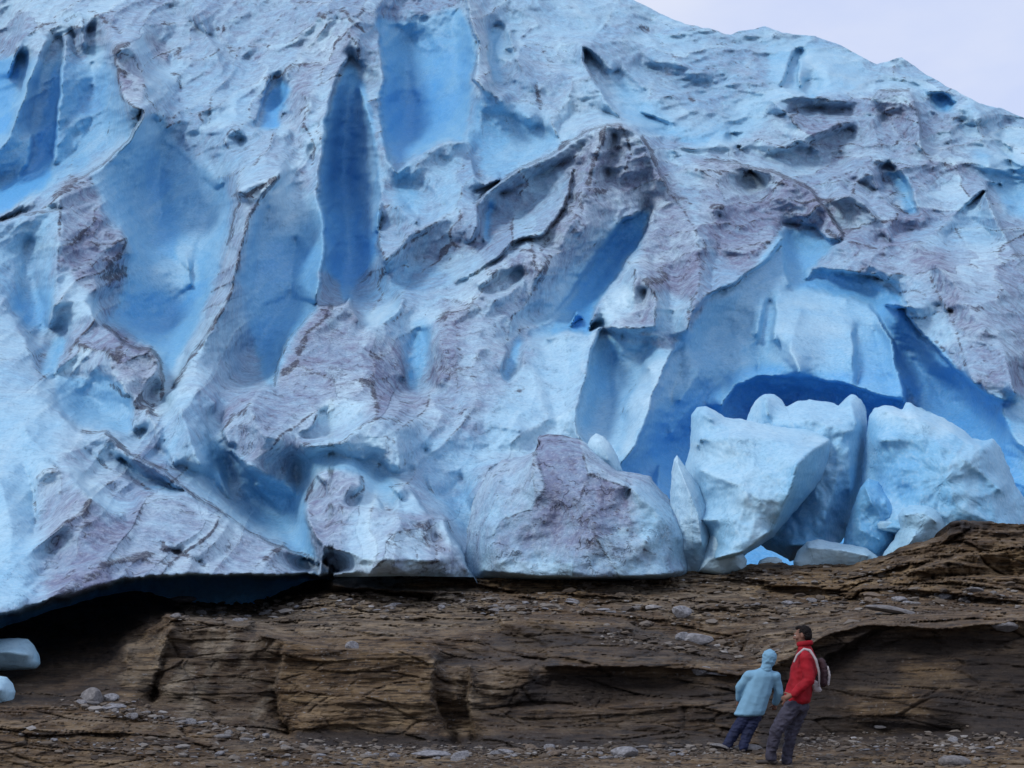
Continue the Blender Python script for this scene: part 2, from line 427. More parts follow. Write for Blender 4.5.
# hollow under the crest
E([(786, 223), (800, 223), (816, 228), (828, 239), (842, 241)], (-.3, -.5, -.1), (.5, .5, .8))
C([(785, 226, .6), (782, 250, .5), (783, 270, .5), (790, 286, .4)]); C([(792, 240, -.8), (790, 270, -1.2), (794, 282, -1.4)])
C([(842, 242, .9), (825, 258, .4), (808, 275, 0), (796, 284, -1.0)]); C([(810, 235, -.7), (805, 262, -.9)])
# crust edge above the curved blue wall
E([(688, 330), (693, 312), (712, 294), (728, 288), (745, 276), (765, 262), (784, 240)], (.2, .6, .4), (1.9, 1.6, 1.2))
# inner slab, deep band, heavy overhanging mass
E([(792, 288), (805, 284), (818, 292), (840, 295), (868, 304), (882, 320), (892, 342), (898, 368), (906, 402)], (-.2, .4, .4, 0), (-1.2, -1.6, -2, -2.8, -4))
C([(815, 272, -.2), (850, 283, -1), (880, 296, -1.3), (905, 330, -2.0), (925, 370, -2.8), (945, 410, -4), (985, 425, -3)])
E([(822, 268), (850, 273), (872, 277), (890, 283), (900, 296), (908, 318), (925, 338), (945, 360), (968, 382), (988, 398), (1004, 402)], (0, -.8, -1.2, -1.6, -2.2, -2), (.3, .4, .6, .9, 1.6, 2.1))
C([(800, 310, .6), (790, 350, .8), (800, 372, .6)]); C([(852, 330, .4), (853, 360, .3), (854, 384, -.2)]); C([(857, 330, -.3), (858, 384, -1.2)])
C([(875, 330, -.2), (888, 380, -.8)])
C([(771, 302, -.4), (768, 330, -.9), (764, 345, -1.2), (757, 372, -2)]); C([(777, 300, .6), (774, 340, .7)]); C([(764, 296, .4), (757, 335, .2)])
C([(710, 325, -.5), (730, 330, -.8), (740, 350, -.8)]); C([(690, 345, -.2), (700, 370, -1), (680, 400, -2)])
E([(722, 408), (735, 388), (757, 378), (800, 377), (850, 386), (905, 403)], (-4.5, -4.5, -4.5), (-1.4, -.8, 0, -.5))
# cave and tongues left of the fallen blocks
E([(600, 332), (592, 355), (586, 382), (578, 410), (578, 432), (587, 441)], (1.4, 1.5, 1.2), (-1.2, -2.4, -2.4))
C([(600, 345, -1.2), (597, 375, -1.8), (588, 410, -2.4), (588, 432, -2.2)])
C([(622, 335, .3), (618, 370, -.6), (610, 410, -1), (606, 440, -.6)])
C([(641, 384, .6), (631, 394, .5), (627, 405, .4), (624, 412, .2)]); C([(648, 345, .4), (636, 370, -.8), (628, 385, -1.2)])
E([(673, 352), (664, 372), (655, 392), (650, 410), (645, 428), (636, 448), (621, 468)], (1, 1.1, .9, .4), (-.6, -2, -4, -5))
C([(672, 350, 1), (660, 357, .9), (648, 368, .8)])
C([(700, 385, -2.2), (685, 410, -3.4), (670, 432, -4.6), (650, 450, -6)]); C([(730, 372, -1.6), (705, 395, -3)])
C([(622, 472, -6.5), (650, 468, -8), (690, 450, -8.5), (700, 430, -6), (760, 400, -5), (800, 392, -5)])
C([(660, 465, -4.6), (657, 490, -4), (668, 500, -4)])
C([(530, 345, 1.2), (545, 360, 1), (550, 400, .9), (560, 430, .8)]); C([(600, 440, .2), (615, 450, -.2), (612, 470, -.2)])
# right hand mass
C([(850, 240, 1.0), (872, 266, .9), (890, 276, 1.2)]); C([(850, 190, .3), (875, 210, .8), (890, 240, 1.2)])
C([(835, 200, 1.6), (850, 195, 1.8), (865, 205, 1.9), (880, 220, 1.3)])
C([(915, 245, 1.5), (930, 272, 1.8), (942, 300, 2), (956, 332, 2), (966, 362, 2.2), (976, 388, 2.6)])
C([(905, 300, 2.2), (920, 318, 1.4), (950, 312, 1.4)]); C([(985, 300, 2.6), (1000, 340, 2.6), (1015, 395, 2.6)])
C([(935, 265, 2.5), (960, 290, 2.7), (985, 330, 2.9)]); C([(885, 305, 2.4), (918, 308, 2.0), (940, 306, 1.4), (950, 330, 2)])
C([(1017, 372, .8), (1016, 388, .6)]); C([(1003, 405, 1.6), (1005, 420, .8), (1018, 445, .6), (1060, 460, .6)])
C([(960, 410, -3.6), (990, 440, -2.6), (1010, 480, -2), (1060, 500, -1.5)])
E([(880, 243), (905, 243), (930, 232), (955, 214), (975, 198), (986, 190)], (1.2, .6, .2), (-.4, .2, 1.2))
E([(986, 190), (996, 214), (1008, 238), (1024, 264), (1060, 310)], (1.8, 1.8, 1.5), (-1.6, -1, -.8))
C([(950, 240, -.1), (975, 225, 0), (990, 235, .4)])
C([(990, 178, -.8), (1010, 190, -1.6), (1030, 200, -1)])
C([(868, 168, 1.2), (878, 190, .9), (890, 208, .8), (915, 222, 1)]); C([(887, 168, -.6), (895, 190, -1.3), (910, 212, -1)]); C([(900, 168, .9), (915, 195, .9), (925, 222, .7)])
# upper right
E([(872, 98), (876, 92), (890, 90), (908, 91), (916, 101), (922, 128), (924, 150)], (1.6, 1.8, 1.7, 1.4), (0, -.2, 0))
C([(875, 100, 1.5), (882, 110, 1), (885, 125, .4)]); C([(900, 110, 1.2), (905, 140, .8)]); C([(872, 120, 1.2), (880, 145, 1), (895, 165, .8)])
C([(932, 98, -.6), (940, 105, -2.4), (950, 106, -1.2)]); C([(928, 92, .6), (945, 92, .6), (958, 104, .6), (945, 115, .7), (930, 110, .6)])
E([(782, 86), (789, 68), (795, 50)], (-3, -2.6, -.5), (.6, .6, .4)); C([(799, 60, .5), (800, 85, .7)])
C([(782, 88, .9), (795, 97, 1.2), (815, 98, 1.1), (845, 102, 1)]); C([(809, 85, -1), (809, 96, -1.4)]); C([(825, 70, .6), (835, 92, .8)])
C([(772, 100, 1), (795, 120, 1.2), (800, 135, .8)]); C([(768, 150, .4), (800, 140, .8), (835, 126, 1), (870, 116, .8)])
C([(768, 160, -.3), (810, 148, -.4), (850, 130, 0)]); C([(760, 190, -.4), (730, 130, -.5), (770, 115, .2)])
C([(830, 178, .8), (860, 168, 1), (885, 162, .9)]); C([(800, 165, -.4), (840, 160, -.6)])
C([(640, 60, -.3), (665, 85, -.4), (700, 95, -.2), (725, 80, 0)]); C([(650, 40, .4), (668, 62, .4), (700, 70, .4), (730, 60, .6)])
C([(618, 90, -.8), (635, 110, -.8), (665, 130, -.5)]); C([(640, 25, .2), (650, 25, -.5), (660, 45, .2)])
C([(950, 130, .6), (950, 165, .4)]); C([(975, 120, .8), (985, 150, .3), (990, 165, .5)]); C([(1000, 135, -.8), (1015, 170, -.6)])
C([(960, 110, .9), (975, 108, 1), (982, 118, .9)]); C([(938, 155, .6), (955, 165, .3), (962, 182, .4)])
# ---- left half, lower
E([(-30, 230), (0, 222), (20, 215), (40, 213), (60, 210)], (2.6, 2.6, 2.6), (1.4, 1.6, 2.2))
C([(60, 190, 2.4), (59, 215, 2.8), (58, 250, 2.6), (56, 300, 2.2), (50, 325, 1.4)])
C([(30, 240, 1.5), (28, 280, .8), (30, 310, 0), (42, 334, -1)])
C([(80, 240, 1.8), (90, 262, 2), (97, 290, 1.8)]); C([(105, 233, 2), (122, 238, 1.7), (130, 255, 1)]); C([(100, 205, 2), (105, 225, 1.8)])
C([(-20, 275, 2.4), (0, 290, 2.2), (10, 312, 2), (22, 335, 2.2), (32, 358, 2.4), (42, 378, 2.4)])
C([(62, 330, .8), (60, 345, -.6), (52, 368, -1.5)])
C([(150, 120, .8), (152, 150, -.4), (153, 185, -1.4), (152, 220, -2)])
C([(180, 100, .6), (200, 150, .4), (222, 185, .6)])
C([(145, 240, -1.4), (175, 262, -2.2), (195, 275, -3.2), (205, 290, -3)]); C([(125, 310, -1), (150, 320, -3), (170, 345, -5), (165, 375, -6.5)])
C([(110, 290, .2), (112, 305, -.6)])
C([(185, 250, -1.6), (190, 285, -1.8)]); C([(170, 300, -3.2), (195, 310, -3.8)])
E([(237, 190), (234, 210), (228, 235), (222, 262), (214, 290), (204, 315), (190, 340), (175, 362), (166, 384)], (-.6, -2.2, -3.6, -5, -6), (2.6, 2, 1, 0, -2))
C([(238, 192, 3.4), (250, 186, 3.4), (265, 183, 3.4), (280, 172, 3.6), (276, 180, 3.4), (266, 190, 3.2), (254, 202, 3.0), (247, 222, 3.2), (240, 250, 3.3), (236, 268, 3.3), (232, 288, 3.2), (226, 306, 3.0), (214, 325, 2.8), (200, 348, 2.6), (186, 368, 2.3), (172, 384, 1.9)])
C([(240, 215, 2.6), (232, 250, 2.4), (222, 290, 2.0), (205, 325, 1.4), (188, 352, .8)])
C([(290, 175, 1), (270, 200, 1.8), (258, 235, 1.4), (250, 270, 1.0), (248, 310, .6), (256, 345, -.6), (266, 384, -4)])
C([(300, 190, 1.2), (312, 195, 1.6)]); C([(295, 240, .6), (292, 280, .3), (290, 320, -.6), (275, 350, -2), (269, 378, -4)])
E([(318, 192), (325, 212), (327, 238), (324, 262), (320, 290), (319, 304)], (1.8, 1.8, 1.6), (-8.5, -8.5, -7, -6))
E([(319, 304), (306, 316), (293, 331), (284, 347), (277, 366), (273, 386)], (0, -1, -2.4, -4), (1.8, 1.9, 2, 1.8))
E([(319, 304), (332, 305), (345, 302), (351, 296), (354, 308), (360, 322)], (1.9, 2), (-5.5, -4.5, -3.5, -2))
C([(362, 312, -.6), (375, 306, -.5), (392, 298, -.8)]); C([(364, 328, 1.5), (380, 325, 1.4), (394, 314, 1.3), (405, 300, 1)])
C([(398, 292, .4), (430, 290, .2), (455, 284, .4)])
C([(388, 345, .9), (398, 362, .8), (405, 378, .6)]); C([(420, 330, .2), (419, 355, -.8), (415, 378, -2.4), (410, 390, -2.6)])
C([(440, 335, 1.4), (446, 362, 1.5), (440, 385, 1.3), (448, 345, 1.5)]); C([(407, 394, .8), (425, 398, 1.2)])
C([(320, 340, 1.8), (340, 370, 1.9), (370, 385, 1.8)])
# lens shaped pools
C([(482, 290, .4), (495, 289, .2), (510, 282, .2), (522, 273, .4)]); C([(478, 285, 1.2), (495, 272, 1.2), (516, 264, 1)]); C([(480, 297, 1.4), (498, 299, 1.4), (514, 290, 1.2), (526, 278, 1)])
C([(520, 335, -.3), (514, 352, -1.4), (507, 378, -1.8)]); C([(505, 350, 1), (500, 372, 1.2), (506, 384, 1.4), (520, 375, 1.2), (526, 350, 1)])
# pyramid in the left middle
C([(85, 300, 2.2), (92, 312, 2.4)])
E([(92, 313), (103, 324), (117, 336), (130, 346), (142, 350), (152, 349), (160, 360), (164, 380), (164, 388)], (2.8, 3, 3.2, 2.6), (-.8, -2.4, -4.6, -6))
C([(74, 335, 2), (72, 350, 2), (60, 365, 2.2), (52, 378, 1.6)]); C([(110, 350, 3.2), (112, 372, 3), (122, 384, 3), (128, 395, 3)])
C([(85, 345, 2.6), (90, 370, 2.2)]); C([(132, 365, 3), (135, 390, 2.8), (134, 430, 2.4)])
C([(52, 380, 2.2), (80, 385, 1.6), (110, 382, 1.6)]); C([(60, 405, .8), (90, 410, .4), (125, 412, .6)]); C([(90, 428, .6), (125, 428, .8)])
C([(148, 408, 2.8), (154, 425, 2.8), (164, 450, 2.4)]); C([(142, 430, 1.6), (150, 450, 2.2)]); C([(160, 395, 1.4), (158, 408, .2)])
# lower lobes
C([(-60, 420, 5), (0, 402, 4.4), (18, 400, 4.2), (34, 397, 4.2), (48, 404, 4.2), (62, 414, 4.2)])
E([(62, 414), (78, 430), (92, 435), (106, 432), (116, 441), (130, 455), (153, 464), (170, 475), (190, 494), (215, 511), (245, 529), (278, 545), (312, 558), (334, 570)], (4.2, 4.5, 4.6, 4.2, 4, 3.4, 2.8), (2.4, 1, 1.2, 0, -2, -4, -5))
C([(25, 430, 5.2), (60, 470, 5)]); C([(75, 450, 4.6), (88, 452, 4.2), (100, 462, 4), (135, 488, 4.2), (152, 490, 4.2)])
C([(120, 458, 3.4), (145, 480, 3.0), (170, 487, 3.2), (188, 492, 3.5)]); C([(85, 480, 4.3), (110, 498, 4), (135, 508, 4)])
C([(37, 478, 5.6), (45, 472, 5.8), (58, 470, 5.9), (72, 480, 6), (90, 498, 6), (108, 512, 5.8), (125, 516, 5.4)])
C([(125, 516, 4.9), (145, 505, 4.9), (160, 499, 4.9), (180, 498, 4.7), (200, 505, 4.4), (235, 530, 4)])
C([(32, 485, 5), (34, 510, 5), (36, 535, 5.2)]); C([(0, 480, 5.6), (10, 520, 5.8), (10, 560, 6)]); C([(22, 462, 5), (30, 478, 4.9)])
C([(60, 520, 6), (90, 550, 6), (120, 565, 5.6)]); C([(180, 530, 5), (230, 550, 4.2)])
C([(165, 548, 5.1), (175, 552, 4.4), (190, 556, 4.8), (200, 562, 4.3)])
# the lip of the ice over the dark hollow, and its underside
C([(-150, 640, 6.5), (-60, 628, 6.5), (0, 614, 6.4), (20, 609, 6.3), (50, 599, 6.1), (85, 589, 5.9), (115, 581, 5.7), (150, 576, 5.2), (200, 575, 4.6), (260, 574, 3.8), (333, 573, 2.6)])
C([(-150, 646, 2), (-60, 634, 2), (0, 621, 1.5), (30, 613, 1), (60, 605, 0), (100, 595, -1), (150, 585, -1.5), (200, 584, -2), (260, 583, -2), (330, 582, -1)])
C([(-150, 655, -4), (0, 636, -4), (60, 625, -4), (170, 612, -5), (330, 600, -3)])
# rounded lump and valley
C([(163, 400, 2), (172, 391, 2.6), (185, 386, 2.8), (200, 390, 2.8), (214, 402, 2.4), (220, 418, 1.4)])
C([(180, 410, 3.2), (190, 440, 3.2), (200, 465, 3)]); C([(205, 430, 2.4), (210, 455, 2)]); C([(165, 440, 2.5), (175, 465, 2.8)])
C([(224, 440, -.6), (232, 465, -1.6), (246, 492, -3), (262, 515, -4), (285, 540, -5.5), (310, 562, -6)])
C([(214, 455, 1.2), (222, 485, 1), (240, 510, -.5)])
E([(274, 386), (250, 390), (236, 397), (224, 410), (221, 428), (228, 445)], (.4, -.2, -.2), (2.2, 2.4, 2.6), 1.5)
C([(250, 410, 3.2), (262, 435, 3.4), (280, 440, 3)]); C([(228, 450, 2), (250, 465, 2.2), (268, 475, 1.8)])
C([(255, 485, .4), (280, 510, -1), (305, 540, -3)]); C([(275, 470, 1.6), (300, 500, .4)])
# ledge over the smooth hollow
E([(302, 433), (312, 428), (318, 420), (320, 412)], (1.8, 1.4), (2.6, 2.4))
C([(296, 440, 2.4), (306, 446, 3.2), (330, 445, 3.2), (345, 440, 3.2), (358, 430, 3.2), (366, 422, 3.2), (378, 418, 3.2), (392, 420, 3), (405, 426, 2.6), (420, 433, 2)])
C([(325, 436, 1.9), (350, 425, 1.9), (360, 418, 2)]); C([(380, 440, 2.8), (392, 465, 2.2)]); C([(345, 455, 2.4), (365, 460, 2.2)])
C([(300, 468, .6), (340, 466, .4), (375, 478, .2), (385, 492, -.4)]); C([(395, 440, 2.7), (400, 470, 2.2)])
C([(425, 450, 1.2), (430, 480, 1), (435, 500, .8)]); C([(460, 480, 0), (455, 510, -1.2), (458, 530, -2)])
C([(440, 410, 1.6), (480, 420, 1.5), (520, 430, 1.3)]); C([(480, 330, 1.4), (470, 370, 1.4), (480, 400, 1.6)])
C([(450, 440, 1.4), (490, 450, .6), (530, 450, .4)])
# stub of ice with a knob at the foot
E([(318, 575), (321, 560), (322, 546), (313, 534), (304, 515), (304, 504), (314, 499), (326, 497), (325, 488), (316, 476), (326, 471), (345, 469), (360, 475), (363, 488), (357, 496), (352, 504)], (3.4, 3.6, 3.6, 3.8, 4.0, 3.8), (2.2, -.5, -1.5, -1, -.4, -.2, .2, 1.6))
E([(352, 506), (356, 498), (368, 493), (378, 499), (386, 512), (393, 514)], (3.2, 3.3, 3.2), (.4, .2, .2))
E([(392, 512), (397, 500), (393, 488), (402, 484), (411, 488), (420, 502), (429, 515)], (3.2, 3.4, 3.4, 3.2), (0, 0, .2, .2))
E([(429, 515), (444, 519), (451, 532), (461, 546), (470, 570)], (3.6, 3.6, 3), (.2, -1.4, -2, -2))
C([(330, 505, 4.3), (380, 516, 4.2), (430, 520, 4)]); C([(325, 545, 4.1), (370, 560, 4), (440, 560, 3.8)]); C([(350, 485, 4.4), (345, 500, 4)])
C([(400, 500, 3), (405, 515, 3.4)]); C([(436, 535, 3.4), (438, 562, 3.6)])
C([(335, 573, 3.4), (400, 573, 3.2), (470, 573, 2.6)]); C([(335, 578, 2.8), (470, 578, 2.4)])
# behind the separate blocks: plain deeper ice
C([(474, 500, .9), (480, 478, .6), (560, 455, .4), (600, 470, -.5)]); C([(472, 560, 1.0), (500, 560, .4), (560, 560, -.8), (620, 560, -3)])
C([(640, 520, -7), (700, 520, -9), (780, 500, -10), (860, 500, -9), (930, 490, -8), (1000, 520, -6), (1100, 520, -5)])
C([(640, 600, -6), (800, 600, -9), (1000, 600, -7), (1150, 600, -6)])
OFF = R.solve(100)
GAIN = 1.35
OFF = OFF * .8 + smooth(OFF, 1) * .2
# melt widens the narrow slots: none stays much deeper than it is wide
for _ in range(5):
    LIM = smooth(OFF, 11) - .28
    OFF = np.where(OFF < LIM, LIM + (OFF - LIM) * .35, OFF)
GAIN = 1.35

# ---- cover fields
PT = Paint(U0, U1, V0, V1, {'blue': .30, 'dirt': .44, 'line': 0, 'speck': .15, 'rough': .65}, 1.5)
P = PT.poly; D = PT.line; B = PT.blob
# broad zones
P([(480, -60), (1200, -60), (1200, 160), (900, 200), (700, 150), (560, 120), (480, 90)], 20, blue=.34, dirt=.30, rough=.5)
P([(690, 150), (760, 110), (900, 90), (1024, 180), (1200, 200), (1200, 420), (1000, 400), (930, 340), (900, 290), (840, 240), (720, 170)], 12, blue=.26, dirt=.56, rough=.5)
P([(-60, -60), (370, -60), (370, 60), (320, 190), (230, 190), (150, 110), (60, 60), (-60, 60)], 15, blue=.28, dirt=.46, rough=.5)
P([(150, 60), (250, 60), (260, 180), (220, 190), (160, 120)], 12, blue=.34, dirt=.32)
P([(0, 60), (110, 60), (130, 130), (60, 185), (-60, 220), (-160, 220), (-160, 60)], 8, blue=.55, dirt=.16, rough=.35)
P([(20, 70), (10, 130), (-30, 150), (-30, 60), (15, 60)], 4, blue=.95, dirt=.03)
P([(61, 50), (56, 130), (52, 178), (35, 192), (0, 213), (-60, 225), (0, 190), (25, 175), (38, 150), (48, 90)], 4, blue=1, dirt=.02)
P([(62, 130), (90, 120), (85, 165), (60, 180), (52, 175)], 6, blue=.6, dirt=.2)
P([(85, 45), (107, 47), (100, 70), (88, 72)], 4, blue=.25, dirt=.02)
P([(117, 48), (140, 58), (146, 85), (143, 108), (125, 98), (117, 78)], 3, dirt=.85, blue=.1)
P([(142, 34), (160, 35), (172, 66), (160, 62)], 4, dirt=1, blue=.1, rough=.9)
P([(140, 125), (155, 118), (225, 185), (234, 200), (222, 262), (204, 315), (168, 378), (163, 352), (140, 347), (112, 318), (128, 262), (118, 236), (80, 200), (75, 185), (110, 165)], 6, blue=.48, dirt=.06, rough=.12)
P([(146, 150), (158, 150), (178, 220), (200, 270), (208, 300), (190, 310), (160, 250), (148, 200)], 8, blue=.72, dirt=.02)
P([(130, 280), (190, 300), (205, 315), (168, 380), (150, 345), (110, 320)], 8, blue=.72, dirt=.04)
B(170, 275, 20, 16, 30, blue=.38); B(188, 262, 10, 22, -15, blue=.34)
P([(60, 180), (90, 178), (105, 215), (128, 245), (125, 285), (105, 315), (95, 300), (62, 262)], 5, dirt=.85, blue=.15, rough=.6)
P([(-60, 225), (0, 224), (56, 214), (56, 300), (48, 322), (-20, 290), (-60, 290)], 5, blue=.42, dirt=.22, rough=.2)
P([(12, 300), (54, 285), (48, 328), (30, 332)], 6, blue=.62, dirt=.1)
P([(60, 262), (95, 300), (105, 320), (75, 335), (60, 325)], 6, blue=.2, dirt=.2)
P([(-160, 290), (0, 290), (30, 350), (45, 385), (60, 410), (-160, 430)], 6, blue=.28, dirt=.22, rough=.25)
P([(85, 312), (130, 346), (152, 350), (163, 385), (160, 430), (135, 440), (128, 396), (108, 376), (52, 378), (60, 362), (72, 335)], 4, dirt=.62, blue=.22, rough=.7)
P([(108, 330), (150, 350), (163, 372), (160, 405), (130, 395), (112, 360)], 6, dirt=.95, blue=.1, speck=.6)
P([(52, 378), (108, 376), (128, 396), (134, 432), (90, 433), (60, 410)], 4, blue=.5, dirt=.12, rough=.12)
P([(52, 340), (65, 338), (60, 365), (50, 378), (42, 372)], 3, blue=.6, dirt=.05)
P([(-160, 405), (20, 400), (45, 402), (75, 430), (60, 470), (35, 480), (30, 600), (-160, 640)], 8, blue=.34, dirt=.08, rough=.15)
P([(-160, 470), (30, 475), (34, 590), (-160, 630)], 12, blue=.42, dirt=.08)
P([(70, 425), (105, 432), (152, 466), (190, 494), (150, 500), (115, 514), (70, 475), (45, 440)], 5, dirt=.42, blue=.22)
P([(108, 448), (132, 456), (155, 466), (188, 492), (150, 490), (125, 468)], 4, dirt=.25, blue=.52, rough=.15)
P([(37, 475), (60, 470), (95, 500), (125, 516), (160, 498), (200, 505), (334, 568), (330, 578), (150, 578), (100, 590), (60, 560), (40, 525)], 5, dirt=.68, blue=.16, rough=.5, speck=.35)
P([(100, 435), (120, 445), (170, 476), (250, 532), (240, 534), (190, 500), (110, 445)], 3, dirt=.5)
P([(60, 470), (75, 468), (130, 510), (125, 520), (90, 500)], 5, dirt=.05, blue=.1)
P([(50, 545), (110, 560), (110, 590), (50, 600)], 6, dirt=.85, blue=.2)
P([(160, 390), (200, 386), (222, 420), (225, 470), (250, 510), (332, 568), (215, 510), (165, 450)], 6, dirt=.2, blue=.28, rough=.25)
P([(200, 435), (222, 440), (232, 480), (215, 490), (205, 470)], 5, dirt=.05, blue=.6)
P([(225, 440), (270, 478), (310, 490), (325, 545), (318, 566), (250, 515)], 6, blue=.58, dirt=.1, rough=.12)
P([(238, 192), (280, 172), (256, 200), (240, 262), (230, 300), (166, 388), (215, 290), (234, 215)], 3, dirt=.5, blue=.2)
P([(282, 178), (318, 190), (328, 225), (324, 262), (319, 304), (285, 345), (273, 388), (262, 384), (245, 320), (240, 280), (250, 215)], 5, blue=.5, dirt=.05, rough=.12)
P([(270, 235), (322, 250), (318, 300), (290, 335), (268, 384), (250, 330)], 8, blue=.7, dirt=.02)
P([(262, 190), (300, 180), (320, 205), (300, 225), (265, 225)], 8, blue=.18, dirt=.12)
P([(238, 300), (246, 325), (264, 390), (215, 395), (168, 388), (200, 350)], 6, dirt=.35, blue=.2, rough=.3)
P([(281, 78), (290, 90), (278, 128), (258, 130), (266, 100)], 3, blue=.95, dirt=0)
P([(300, 20), (360, 30), (350, 60), (325, 110), (318, 190), (300, 190), (290, 120), (296, 60)], 6, dirt=.66, blue=.15, rough=.5)
P([(314, 70), (334, 70), (324, 130), (322, 200), (312, 200), (300, 150)], 5, dirt=.3, blue=.25)
P([(346, 62), (358, 68), (372, 112), (378, 160), (382, 215), (374, 262), (350, 306), (319, 303), (326, 250), (320, 190), (327, 120)], 3, blue=.82, dirt=.03, rough=.2)
P([(340, 80), (334, 120), (328, 190), (334, 250), (330, 290), (344, 290), (346, 150)], 4, blue=1.0, dirt=0)
P([(352, 88), (364, 100), (374, 140), (380, 190), (376, 240), (362, 230), (358, 150)], 5, blue=.42, dirt=.22)
P([(320, 268), (340, 280), (345, 305), (320, 305)], 4, blue=.4, dirt=.5)
P([(375, 18), (420, 22), (462, 8), (470, 26), (478, 42), (473, 90), (464, 142), (440, 143), (397, 170), (386, 140), (382, 104), (386, 72)], 4, blue=.72, dirt=.04, rough=.12)
P([(384, 90), (440, 80), (450, 110), (405, 160), (397, 168), (386, 140)], 10, blue=.95, dirt=.06)
P([(378, 18), (455, 15), (440, 35), (385, 50)], 6, blue=.5)
P([(474, 95), (545, 108), (560, 146), (500, 180), (478, 170), (464, 142)], 6, blue=.55, dirt=.15, rough=.15)
P([(490, 30), (503, 30), (506, 85), (490, 84)], 3, blue=.55, dirt=.0)
P([(466, -5), (478, 40), (476, 84), (503, 101), (492, 84), (486, 50), (484, 10)], 3, blue=.15, dirt=.4)
P([(388, 168), (440, 144), (480, 150), (478, 200), (420, 226), (380, 205)], 6, blue=.42, dirt=.36, rough=.25)
P([(392, 172), (412, 168), (420, 210), (395, 205)], 5, blue=.6, dirt=.1)
P([(480, 202), (592, 128), (585, 190), (545, 236), (497, 258), (440, 285), (365, 312), (355, 300), (378, 262), (430, 228)], 5, blue=.36, dirt=.55, rough=.22)
P([(376, 262), (430, 262), (455, 282), (400, 298), (352, 305), (352, 290)], 6, blue=.55, dirt=.4, rough=.25)
P([(486, 200), (493, 200), (490, 242), (484, 240)], 2, blue=.85, dirt=0)
P([(555, 158), (590, 130), (622, 124), (660, 160), (690, 212), (700, 262), (690, 325), (655, 328), (656, 300), (640, 268), (650, 212), (610, 215), (575, 260), (545, 290), (500, 262), (545, 237), (572, 185)], 5, dirt=.85, blue=.15, rough=.8, speck=.35)
P([(655, 200), (690, 222), (700, 262), (690, 300), (660, 300), (650, 250)], 8, dirt=.9, blue=.12, rough=.5)
P([(655, 290), (695, 300), (685, 335), (655, 335)], 6, dirt=.2, blue=.2)
P([(620, 220), (600, 250), (570, 275), (530, 335), (548, 335), (600, 300)], 6, blue=.45, dirt=.05)
P([(649, 209), (643, 235), (625, 262), (606, 290), (594, 305), (588, 330), (568, 331), (550, 334), (570, 300), (595, 262), (612, 230), (632, 213)], 3, blue=1.0, dirt=0, rough=.12)
P([(565, 306), (575, 312), (572, 325), (562, 330), (550, 332)], 2, blue=.6)
P([(606, 300), (632, 275), (634, 300), (612, 325), (592, 328)], 4, dirt=.08, blue=.15)
P([(633, 270), (652, 286), (656, 326), (620, 328), (634, 300)], 3, dirt=.75, blue=.12)
P([(480, 292), (490, 280), (514, 270), (524, 268), (516, 290), (498, 298)], 2, blue=.68, dirt=0, rough=.1)
P([(455, 285), (500, 262), (545, 290), (520, 320), (530, 400), (470, 430), (400, 420), (410, 398), (440, 375), (445, 330)], 8, dirt=.45, blue=.18, rough=.6, speck=.4)
P([(440, 300), (470, 300), (462, 350), (445, 390), (432, 380), (438, 330)], 5, dirt=.85, speck=1.0)
P([(415, 320), (432, 320), (425, 370), (411, 394), (405, 380)], 5, blue=.62, dirt=.04)
P([(516, 335), (522, 340), (516, 372), (507, 382), (502, 372)], 4, blue=.72, dirt=.02)
P([(275, 385), (300, 330), (320, 306), (352, 298), (362, 326), (400, 345), (410, 392), (440, 405), (400, 418), (320, 415), (300, 400)], 4, dirt=.72, blue=.14, rough=.45, speck=.5)
P([(222, 410), (240, 396), (275, 388), (300, 400), (318, 415), (300, 440), (290, 470), (265, 478), (225, 445)], 5, dirt=.62, blue=.2, rough=.5, speck=.3)
P([(318, 400), (370, 400), (360, 425), (320, 438)], 6, dirt=.15, blue=.15)
P([(360, 326), (366, 312), (395, 300), (402, 302), (390, 322)], 2, dirt=.05, blue=.22)
P([(305, 445), (345, 440), (380, 418), (415, 432), (400, 475), (380, 470), (340, 452)], 5, dirt=.3, blue=.2, rough=.15)
P([(296, 455), (340, 452), (400, 478), (395, 512), (365, 490), (320, 470), (300, 490)], 5, dirt=.03, blue=.5, rough=.1)
P([(410, 430), (450, 440), (520, 430), (480, 470), (470, 540), (440, 515), (420, 480)], 7, dirt=.22, blue=.38, rough=.35, speck=.3)
P([(445, 495), (475, 490), (462, 535), (450, 520)], 5, blue=.6, dirt=.2)
P([(304, 500), (330, 470), (362, 475), (352, 505), (430, 518), (470, 572), (320, 575)], 3, dirt=.85, blue=.12, rough=.5)
P([(353, 505), (370, 492), (386, 514)], 2, dirt=.1, blue=.2); P([(392, 514), (402, 485), (430, 516)], 2, dirt=.15, blue=.2)
P([(350, 510), (425, 522), (430, 565), (340, 565)], 6, dirt=.45, blue=.25)
P([(500, 400), (540, 340), (600, 330), (588, 360), (577, 410), (580, 440), (540, 450), (480, 460), (480, 420)], 8, dirt=.12, blue=.22, rough=.35)
P([(600, 335), (672, 352), (640, 440), (622, 466), (586, 442), (577, 420), (590, 360)], 4, dirt=.03, blue=.38, rough=.15)
P([(604, 338), (625, 345), (612, 380), (590, 435), (578, 425), (588, 370)], 5, dirt=.0, blue=.68)
P([(640, 372), (672, 352), (660, 385), (645, 425), (622, 462), (625, 430)], 4, dirt=.06, blue=.2)
P([(690, 328), (712, 294), (746, 275), (785, 226), (795, 284), (870, 305), (895, 345), (905, 402), (760, 378), (725, 400), (690, 450), (640, 470), (622, 468), (650, 410), (672, 352)], 4, dirt=.03, blue=.52, rough=.12)
P([(775, 295), (830, 296), (845, 330), (830, 372), (775, 370)], 12, blue=.32)
